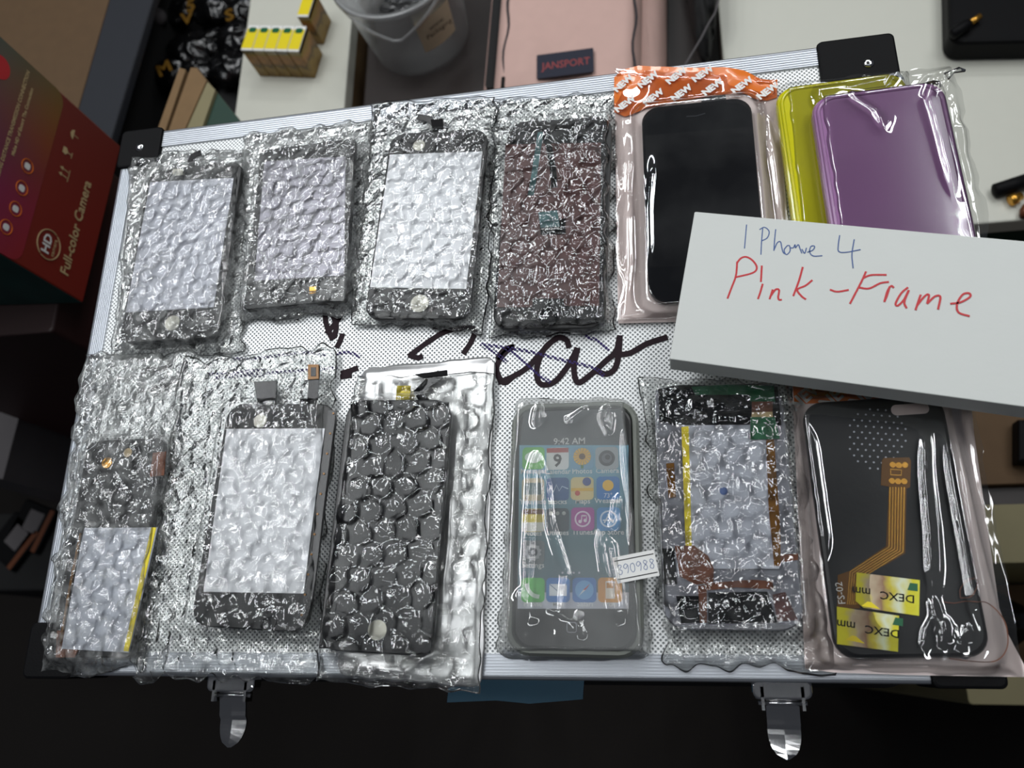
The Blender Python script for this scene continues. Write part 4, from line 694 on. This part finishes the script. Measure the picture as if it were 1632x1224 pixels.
for u, v in ((43, 265), (34, 300), (24, 333), (9, 362)):
    _, y, z = side(u, v); o = obj('round_icon', MB().tube([(.0006, y + .0062 * math.cos(a), z + .0062 * math.sin(a)) for a in np.linspace(0, 6.28, 24, endpoint=False)], .0004, 6, True), M['orange'], cam_box)
    mb = MB(); mb.rings([[(x_, a, b_) for a, b_ in rrpts(y, z, .0058, .0058, .002)] for x_ in (.0002, .0007)]); obj('icon_emblem', mb, M['white'], o)
_, y, z = side(24, 190); text('small_print', 'LONG DISTANCE TRANSMISSION CONNECTION', .0050, M['beige'], cam_box, (.0006, y - .004, z + .001), SR, .0001, .0001, xs=.95); _, y, z = side(31, 190); text('small_print', 'Make HD of Escort The Connection', .0046, M['beige'], cam_box, (.0006, y, z - .003), SR, .0001, .0001)
_, y, z = side(0, 107); mb = MB(); mb.rings([[(x_, y + .010 * math.cos(a), z + .010 * math.sin(a)) for a in np.linspace(0, 6.28, 24, endpoint=False)] for x_ in (.0002, .0006)]); obj('red_blue_emblem', mb, M['red_ink'], cam_box)
# lower cartons that carry it
zb0 = c0[2] - XZ
def carton(name, x0, x1, y0, y1, z0, z1, m, label, cat='box', rz=0.0, group=None, b_=.002):
    o = thing(name, label, cat, ((x0 + x1) / 2, (y0 + y1) / 2, z0), rz, group); obj('carton_body', MB().rrect(0, 0, x1 - x0, y1 - y0, .004, 0, z1 - z0, b_), M[m], o); return o
M['under_print'] = ramp_mat('dark_printed_carton', [(0, (40, 44, 96)), (.3, (30, 36, 70)), (.5, (60, 24, 24)), (1, (44, 24, 24))], 2, .30, .92, .5, .3, 12)
lc = carton('printed_carton', -.495, -.235, .30, .50, FL, zb0 - .0005, 'under_print', 'dark printed carton directly under the red camera carton')
gp_ = wp([(-170, 530), (0, 556), (53, 576), (4, 764), (-170, 735)], -.5); gw = thing('pale_carton', 'greyish white carton at the left edge below the camera carton', 'box', (*gp_[3], FL)); obj('carton_body', MB().prism([(a - gp_[3][0], b_ - gp_[3][1]) for a, b_ in gp_], 0, -.5 - FL, .001), M['grey_white'], gw)
sp_ = P(3, 600, -.5); o = obj('faint_stamp', MB().rrect(sp_[0] - gp_[3][0], sp_[1] - gp_[3][1], .012, .02, .001, -.5 - FL, -.5 - FL + .0004), M['brown'], gw)
# dark crumpled bags lower left
def lump(name, c, r, m, label, cat, seed, sq=(1, 1, .6), group=None, amp=.35, n=40, fl=None):
    mb = MB(); R = []
    for i in range(n + 1):
        th = math.pi * (i + .02) / (n + .04); R.append([])
        for j in range(n * 2):
            ph = 2 * math.pi * j / (n * 2); d = np.array([math.sin(th) * math.cos(ph), math.sin(th) * math.sin(ph), math.cos(th)])
            k = 1 + amp * (float(ridge(np.array(d[0] * 2.2 + d[2] * 1.3 + 9), np.array(d[1] * 2.2 - d[2] + 9), seed, 1.5)) - .5) + amp * .5 * (float(ridge(np.array(d[0] * 5 + d[2] * 3 + 19), np.array(d[1] * 5 - d[2] * 2 + 19), seed + 1, 1.5)) - .5)
            p = d * r * k * np.array(sq); R[-1].append((p[0], p[1], max(p[2], -r * sq[2] * .8)))
    mb.rings(R[::-1]); o = obj(name, mb, M[m], None, (c[0], c[1], c[2]), sm=True); return tag(o, label, cat, group)
for k, (u, v, a) in enumerate(((48, 838, .55), (20, 862, .3))):
    p = P(u, v, -.80); pk = thing('battery_packet', ('small dark packet with orange edge and grey label at the lower left, nearer the case', 'small dark packet with orange edge and grey label farthest left')[k], 'packet', tuple(p), -.9 + a, 'orange-edged packets')
    obj('packet_body', MB().rrect(0, 0, .07, .075, .004, -.012, 0, .003), M['black_plastic'], pk); obj('orange_edge', MB().rrect(.028, 0, .009, .072, .001, 0, .0008), M['copper'], pk); obj('grey_label', MB().rrect(.002, .008, .03, .035, .001, 0, .0008), M['grey_white'], pk)
sh = thing('black_shelf_box', 'black open carton on the floor carrying the orange-edged packets', 'box', (-.42, .10, FL)); 
pc = P(34, 850, -.815); sh.location = (pc[0], pc[1], FL); obj('carton_body', MB().rrect(.01, -.03, .18, .13, .01, 0, -.813 - FL, .004), M['black_cloth'], sh)

# upper left: kraft carton, slate tote rim, black goods
kz = -.42
def edge(pa, pb, z, ys):
    a = P(*pa, z); b_ = P(*pb, z); return [(float(a[0] + (b_[0] - a[0]) * (y - a[1]) / (b_[1] - a[1])), y) for y in ys]
el_ = edge((192, -60), (124, 178), kz, (1.25, .52)); k2 = edge((225, -60), (150, 200), kz, (1.25, .52))
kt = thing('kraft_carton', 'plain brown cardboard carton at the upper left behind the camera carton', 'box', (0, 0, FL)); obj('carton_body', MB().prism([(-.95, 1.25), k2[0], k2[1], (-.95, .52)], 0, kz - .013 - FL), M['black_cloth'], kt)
obj('carton_lid', MB().prism([(-.95, 1.25), (el_[0][0] - .001, 1.25), (el_[1][0] - .001, .52), (-.95, .52)], kz - .013 - FL, kz - FL), M['kraft_dark'], kt)
sr_ = edge((262, -60), (180, 215), kz, (1.25, .52))
s_o = thing('slate_board', 'dark slate grey padded board along the edge of the brown carton at the upper left', 'board', (0, 0, kz)); obj('board_panel', MB().prism([el_[0], sr_[0], sr_[1], el_[1]], -.0125, .001, .003), M['slate'], s_o)
bz = -.53; bx0 = k2[0][0] + .012
bo = thing('black_carton', 'black carton in the gap behind the case holding dark wrapped goods', 'box', (0, 0, FL)); obj('carton_body', MB().prism([(bx0, .70), (-.222, .70), (-.222, 1.2), (bx0, 1.2)], 0, bz - FL), M['black_cloth'], bo)
random.seed(4); gp = [(280, 15), (335, 12), (300, 74), (338, 62), (385, 14), (375, 58), (268, 110), (312, 112), (360, 104)]
for k, (u, v) in enumerate(gp):
    c = P(u, v, bz + .03); lump('wrapped_good', (c[0], c[1], bz + .022), .024 + .004 * (k % 3), 'black_bag', 'glossy black wrapped bundle in the dark carton behind the case', 'bundle', 400 + k, (1.1, .9, .6), 'black wrapped bundles', .3, 20)
pt = bpy.data.objects['wrapped_good']
cup = P(256, 34, bz + .04); o = obj('silver_cap', MB().tube([(0, 0, 0), (0, 0, .01), (.002, -.004, .022), (.002, -.004, .025)], [.012, .014, .010, .003], 18), M['grey_white'], None, tuple(cup), sm=True); tag(o, 'small grey cap shining among the black wrapped bundles at the top left', 'cap')
for k, (u, v, s_, r_) in enumerate(((262, 110, 'M', .5), (304, 10, '5', .2), (298, 30, 'V', .2), (366, 25, 'S', .3))):
    pk = P(u, v, bz + .062); o = text('gold_print', s_, .03, M['gold'], None, tuple(pk), r_, .0008, .001); tag(o, ('gold lettering on black wrapping nearest the cardboard flaps', 'gold lettering at the top edge on the black wrapping', 'short gold lettering just under the top gold print', 'gold lettering on the black wrapping beside the white table')[k], 'lettering', 'gold prints')
# open carton with flaps behind the riveted corner
fz = -.30
oc = thing('flapped_carton', 'open carton with brown flaps and dark green side behind the back left case corner', 'box', (*P(330, 215, fz)[:2], FL)); ox, oy = oc.location[0], oc.location[1]
def rel(pts, z): return [(p[0] - ox, p[1] - oy) for p in wp(pts, z)]
obj('flap', MB().prism(rel([(286, 108), (296, 111), (262, 212), (249, 212)], fz + .003), fz - .06 - FL, fz + .003 - FL), M['kraft'], oc); obj('flap', MB().prism(rel([(304, 108), (314, 108), (329, 128), (290, 216), (266, 216)], fz + .002), fz - .06 - FL, fz + .002 - FL), M['kraft'], oc)
obj('beige_flap', MB().prism(rel([(330, 130), (343, 143), (318, 215), (291, 216)], fz), fz - .06 - FL, fz - FL), M['beigebox'], oc); obj('green_side', MB().prism(rel([(342, 142), (400, 215), (316, 216)], fz - .005), fz - .06 - FL, fz - .005 - FL), M['green_dark'], oc)
obj('carton_body', MB().prism(rel([(286, 116), (340, 150), (396, 222), (380, 260), (240, 260), (252, 209)], fz), 0, fz - .06 - FL), M['kraft'], oc)

# white tables
def table(name, label, x0, x1, y0, y1, z, apron):
    t = thing(name, label, 'table', ((x0 + x1) / 2, (y0 + y1) / 2, FL)); w_, h_ = x1 - x0, y1 - y0
    obj('table_top', MB().rrect(0, 0, w_, h_, .004, z - .025 - FL, z - FL, .002), M['table'], t); obj('apron', MB().box(-w_ / 2 + .01, w_ / 2 - .01, -h_ / 2 + .004, h_ / 2 - .01, z - .14 - FL, z - .025 - FL), M[apron], t)
    for sx in (-1, 1):
        for sy in (-1, 1): obj('leg', MB().rrect(sx * (w_ / 2 - .04), sy * (h_ / 2 - .04), .035, .035, .004, 0, z - .14 - FL), M['table'], t)
    return t
TZ = -.45
lx0 = P(385, 100, TZ)[0]; lx1 = P(552, 130, TZ)[0]
table('narrow_table', 'white table at the top left carrying the small yellow cartons', lx0, lx1, .665, 1.15, TZ, 'kraft')
rx0 = P(1149, 60, TZ)[0]; ry0 = P(1600, 353, TZ)[1]
table('side_table', 'large white table at the upper right behind the coloured phone cases', rx0, rx0 + .75, ry0, 1.15, TZ, 'green_dark')
# yellow cartons
M['yellow_side'] = ramp_mat('brown_gold_print', [(0, (120, 90, 30)), (.35, (150, 120, 50)), (.5, (90, 70, 30)), (.7, (170, 120, 60)), (1, (150, 130, 40))], 2, 0, .05, .4, .8, 70)
yz = TZ + .052; yq = Fr([(398, 38), (486, 44), (477, 86), (384, 76)], yz)
yb = None
for k in range(5):
    cx = -yq.w / 2 + yq.w * (k + .5) / 5; c = yq.c + yq.X * cx
    lb = 'small yellow and white carton, ' + ('leftmost of the five in the row', 'second from left of the five', 'in the middle of the row of five', 'second from right of the five', 'rightmost of the five in the row')[k]
    if k == 0:
        r = thing('yellow_carton', lb, 'carton', (c[0], c[1], TZ), yq.a, 'row of small yellow cartons'); w_ = yq.w / 5 - .0008; h_ = yq.h
        obj('carton_body', MB().rrect(0, 0, w_, h_, .001, 0, .0515, .0006), M['yellow_side'], r); obj('white_end', MB().rrect(0, 0, w_, h_, .001, .0450, .0522, .0006), M['white'], r); obj('yellow_label', MB().rrect(0, -.0015, w_ * .96, h_ * .78, .001, .0522, .0526), M['yellow_tape'], r)
        em = obj('green_emblem', MB().rrect(0, h_ * .30, w_ * .66, h_ * .2, .003, .0526, .0529), M['green'], r); yb = r
    else:
        r = yb.copy(); COL.objects.link(r); r.location = (c[0], c[1], TZ); r['label'] = lb
        for ch in list(yb.children): d = ch.copy(); COL.objects.link(d); d.parent = r
c = P(478, 18, yz); r = yb.copy(); COL.objects.link(r); r.location = (c[0] + .008, c[1] + .01, TZ); r['label'] = 'single yellow carton standing apart behind the row, half hidden by the plastic tub'; r['group'] = 'single yellow carton'
for ch in list(yb.children): d = ch.copy(); COL.objects.link(d); d.parent = r

# bench with tub and backpack
bt_ = thing('dark_bench', 'dark brown wooden bench behind the case under the tub and the pink backpack', 'bench', (.18, .95, FL))
obj('bench_seat', MB().rrect(0, 0, rx0 - lx1 - .03, .62, .01, TZ - .05 - FL, TZ - .02 - FL, .003), M['brownwood'], bt_)
for sx in (-1, 1):
    for sy in (-1, 1): obj('leg', MB().rrect(sx * .18, sy * .26, .04, .04, .004, 0, TZ - .05 - FL), M['brownwood'], bt_)
BZ = TZ - .02
tc_ = P(672, 58, BZ + .001); rb = .066; rt = .078; th_ = .125
tcen = (tc_[0], tc_[1])
tub = thing('plastic_tub', 'frosted clear round plastic tub with a beige printed label behind the case', 'tub', (tcen[0], tcen[1], BZ))
mb = MB(); R = []; n = 56
for r_, z_ in ((rb - .004, .0), (rb, .004), (rt, th_), (rt + .003, th_), (rt + .003, th_ - .005), (rt + .0045, th_ - .005), (rt + .0045, th_ + .002), (rt - .0015, th_ + .002), (rb - .0018, .006), (rb - .006, .0025)): R.append([(r_ * math.cos(a), r_ * math.sin(a), z_) for a in np.linspace(0, 2 * math.pi, n, endpoint=False)])
mb.rings(R); obj('tub_wall', mb, M['tub'], tub, sm=True)
mb = MB(); R = []
for k in range(13):
    a = math.radians(-72 + 40 * k / 12); R.append([((rb + (rt - rb) * z_ / th_ + .0006) * math.cos(a), (rb + (rt - rb) * z_ / th_ + .0006) * math.sin(a), z_) for z_ in (.045, .1)])
mb.rings(R, closed=False, cap=False); lbm = obj('beige_label', mb, M['label'], tub, sm=True)
a = math.radians(-52); tl = text('label_print', 'www.\nPackaging', .010, M['bezel'], lbm, ((rt + .0002) * math.cos(a), (rt + .0002) * math.sin(a), .08), (math.radians(90), 0, a + math.pi / 2), .0001)
mb = MB(); tr_ = rt - .001
mb.tube([(tr_ * math.cos(t), tr_ * math.sin(t) - .004, th_ + .003 - .045 * (1 - abs(math.cos(t)))) for t in np.linspace(math.pi, 2 * math.pi, 24)], .0022, 8); obj('tub_handle', mb, M['tub'], tub, sm=True)
lump('dark_packet', (tcen[0] - .012, tcen[1] + .012, BZ + .032), .034, 'black_bag', 'dark bundle lying inside the frosted tub', 'bundle', 501, (1.1, .9, .7), None, .3, 20); lump('red_packet', (tcen[0] - .0, tcen[1] - .035, BZ + .065), .014, 'brown', 'small reddish packet inside the frosted tub near its front', 'packet', 503, (1.1, .8, .5), None, .2, 14)

# backpack lying on the bench, front up
bpz = TZ + .085
bq = Fr([(785, -180), (1022, -180), (1018, 150), (800, 158)], bpz)
bp = thing('pink_backpack', 'pale pink backpack with vertical zips and a navy name patch behind the case', 'backpack', (bq.c[0], bq.c[1], BZ), bq.a)
def pil(w_, h_, z0, z1, r_, puff, seed, n=44):
    R = []
    for k in range(9):
        t = k / 8; e = t * math.pi / 2; s_ = math.cos(e) ** .35 if k < 8 else 0.0; pts = rrpts(0, 0, w_ * max(s_, .02), h_ * max(s_, .02), r_ * max(s_, .02), 8); z = z0 + (z1 - z0) * math.sin(e)
        R.append([(x_, y_, z + puff * math.sin(e) * (float(vn(np.array(x_ * 25 + 9), np.array(y_ * 14 + 9), seed)) - .5)) for x_, y_ in pts])
    return MB().rings([[(x_, y_, 0) for x_, y_, _ in R[0]]] + R)
def soft_top(w_, h_, z0, z1, r_, amp, seed, nx=40, ny=60):
    mb = MB(); xs = np.linspace(-w_ / 2, w_ / 2, nx); ys = np.linspace(-h_ / 2, h_ / 2, ny); X, Y = np.meshgrid(xs, ys)
    e = np.minimum(w_ / 2 - np.abs(X), h_ / 2 - np.abs(Y)); q = sstep(e / r_ * .5 + .0) ; hgt = z0 + (z1 - z0) * np.sqrt(np.clip(1 - (1 - np.clip(e / r_, 0, 1)) ** 2, 0, 1)); hgt = hgt + amp * (vn(X * 22 + 5, Y * 9 + 5, seed) - .5) * q * 2
    v = [(float(a), float(b_), float(c_)) for a, b_, c_ in zip(X.ravel(), Y.ravel(), hgt.ravel())]; f = [(j * nx + i, j * nx + i + 1, (j + 1) * nx + i + 1, (j + 1) * nx + i) for j in range(ny - 1) for i in range(nx - 1)]
    mb.add(v, f); n = len(v); bd = [i for i in range(nx)] + [j * nx + nx - 1 for j in range(1, ny)] + [(ny - 1) * nx + i for i in range(nx - 2, -1, -1)] + [j * nx for j in range(ny - 2, 0, -1)]
    mb.v += [(mb.v[i][0], mb.v[i][1], 0.0) for i in bd]; k = len(bd); mb.f += [(bd[i], n + i, n + (i + 1) % k, bd[(i + 1) % k]) for i in range(k)]; mb.f.append(tuple(n + i for i in range(k))[::-1]); return mb
ht = bpz - BZ
obj('front_pocket', soft_top(bq.w, bq.h, ht - .03, ht, .02, .006, 601), M['pink'], bp, sm=True)
obj('main_compartment', soft_top(bq.w + .055, bq.h + .02, .02, ht - .04, .03, .004, 602), M['pink'], bp, sm=True)
for xo, nm in ((-bq.w / 2 + .017, 'zip'), (bq.w / 2 - .006, 'zip')):
    o = obj(nm, MB().tube([(xo + .002 * math.sin(k), -bq.h / 2 + .012 + k * (bq.h - .03) / 24, ht + .0005 - (.004 if xo > 0 else 0)) for k in range(25)], .0013, 6), M['slate'], bp, sm=True)
obj('zip_pull', MB().rrect(-bq.w / 2 + .018, -bq.h / 2 + .022, .004, .02, .0015, ht + .001, ht + .003), M['black_plastic'], bp)
obj('side_opening', MB().rrect(-bq.w / 2 - .004, .01, .014, bq.h * .8, .006, ht - .0395, ht - .026), M['black_cloth'], bp)
pq = Fr([(857, 97), (947, 72), (945, 117), (856, 128)], bpz + .002); nx_, ny_ = bq.wl(pq.c)
pa = obj('name_patch', MB().rrect(0, 0, pq.w, pq.h, .001, 0, .0012), M['navy'], bp, (nx_, ny_, ht + .0035), pq.a - bq.a); text('patch_lettering', 'JANSPORT', pq.h * .42, M['redthread'], pa, (.001, -.001, .0013), .0, .0001, .0001, xs=.85)
# black bag and cords right of it
bc = P(1085, -10, TZ); lump('black_cloth_bag', (.398, .86, TZ + .03), .075, 'black_cloth', 'black cloth bag squeezed between the pink backpack and the white table', 'bag', 701, (.26, 2.3, .7), None, .2, 24)
mb = MB().tube([tuple(P(u, v, TZ + .07)) for u, v in ((1150, -20), (1140, 20), (1128, 40), (1118, 60), (1100, 90), (1088, 110))], .0012, 6); tag(obj('thin_cord', mb, M['grey_white'], sm=True), 'thin pale cord beside the black cloth bag', 'cord')

# charger and plugs on the side table
cq = Fr([(1508, -90), (1700, -100), (1712, 66), (1514, 68)], TZ + .03)
ch = thing('power_adapter', 'black rounded power adapter block on the white table at the top right corner', 'adapter', (cq.c[0], cq.c[1], TZ), cq.a); obj('adapter_body', MB().rrect(0, 0, cq.w, cq.h, .014, 0, .032, .005), M['black_plastic'], ch)
def plug(name, u, v, u2, v2, z, label, gold=True):
    a = P(u, v, z); b_ = P(u2, v2, z); r = thing(name, label, 'plug', tuple(a), math.atan2(*(b_ - a)[[1, 0]])); Ln = float(np.linalg.norm(b_ - a))
    obj('plug_sleeve', MB().tube([(-.024, 0, 0), (-.022, 0, 0), (-.004, 0, 0), (0, 0, 0)], [.004, .006, .0062, .005], 16), M['black_plastic'], r, sm=True); obj('metal_barrel', MB().tube([(0, 0, 0), (Ln, 0, 0), (Ln + .0005, 0, 0)], [.0034, .0034, .002], 16), M['gold'], r, sm=True); return r
plug('barrel_plug', 1545, 37, 1562, 26, TZ + .038, 'black barrel plug with a gold tip lying on the power adapter')
r = thing('cable_adapter', 'short black plug barrel on the white table at the right edge', 'plug', tuple(P(1612, 296, TZ + .008)), .25); obj('plug_sleeve', MB().tube([(-.019, 0, 0), (-.017, 0, 0), (.016, 0, 0), (.018, 0, 0)], [.004, .0075, .008, .006], 18), M['black_plastic'], r, sm=True)
r = thing('gold_socket', 'small gold socket beside the black plug at the right edge of the table', 'socket', tuple(P(1619, 316, TZ + .006)), .4); obj('socket_ring', MB().tube([(-.007, 0, 0), (-.0065, 0, 0), (.0, 0, 0), (.002, 0, 0), (.006, 0, 0)], [.004, .006, .006, .0045, .0045], 16), M['gold'], r, sm=True)
r = thing('gold_socket', 'second gold socket, cut by the right edge of the photo', 'socket', tuple(P(1635, 336, TZ + .006)), 1.2); obj('socket_ring', MB().tube([(-.007, 0, 0), (.0, 0, 0), (.006, 0, 0)], [.005, .006, .0045], 16), M['copper'], r, sm=True)

# cartons lower right
for nm, y0, y1, zt_, x0, m_, lb in (('brown_carton', .178, .33, -.50, .56, 'kraft_dark', 'brown cardboard carton at the right edge below the white table'), ('brown_tray', .1575, .1775, -.512, .555, 'brownwood', 'dark brown strip of carton in front of the brown carton at the right edge'),
        ('beige_carton', .100, .157, -.495, .55, 'beigebox', 'pale beige carton at the right edge beside the foil pouch'), ('shaded_carton', .008, .098, -.72, .54, 'kraft_dark', 'dim brown carton low at the lower right'), ('beige_foot_carton', -.03, .005, -.53, .60, 'beigebox', 'pale beige carton edge at the lower right corner of the case')):
    carton(nm, x0, .95, y0, y1, FL, zt_, m_, lb, b_=.001)
p_ = wp([(1624, 668), (1760, 668), (1760, 740), (1624, 735)], -.478); o = thing('black_case', 'small black case on the brown carton at the right edge', 'case', (*p_[3], -.4995)); obj('case_body', MB().prism([(a - p_[3][0], b_ - p_[3][1]) for a, b_ in p_], 0, .0215, .003), M['black_plastic'], o)
lump('black_bundle', (.68, .055, -.69), .042, 'black_bag', 'black bundle on the dim carton at the lower right edge', 'bundle', 801, (1, .8, .6), None, .2, 18)
struct(obj('wall_back', MB().box(-2.5, 3, 3.5, 3.55, FL, 2.2), M['grey_white']))
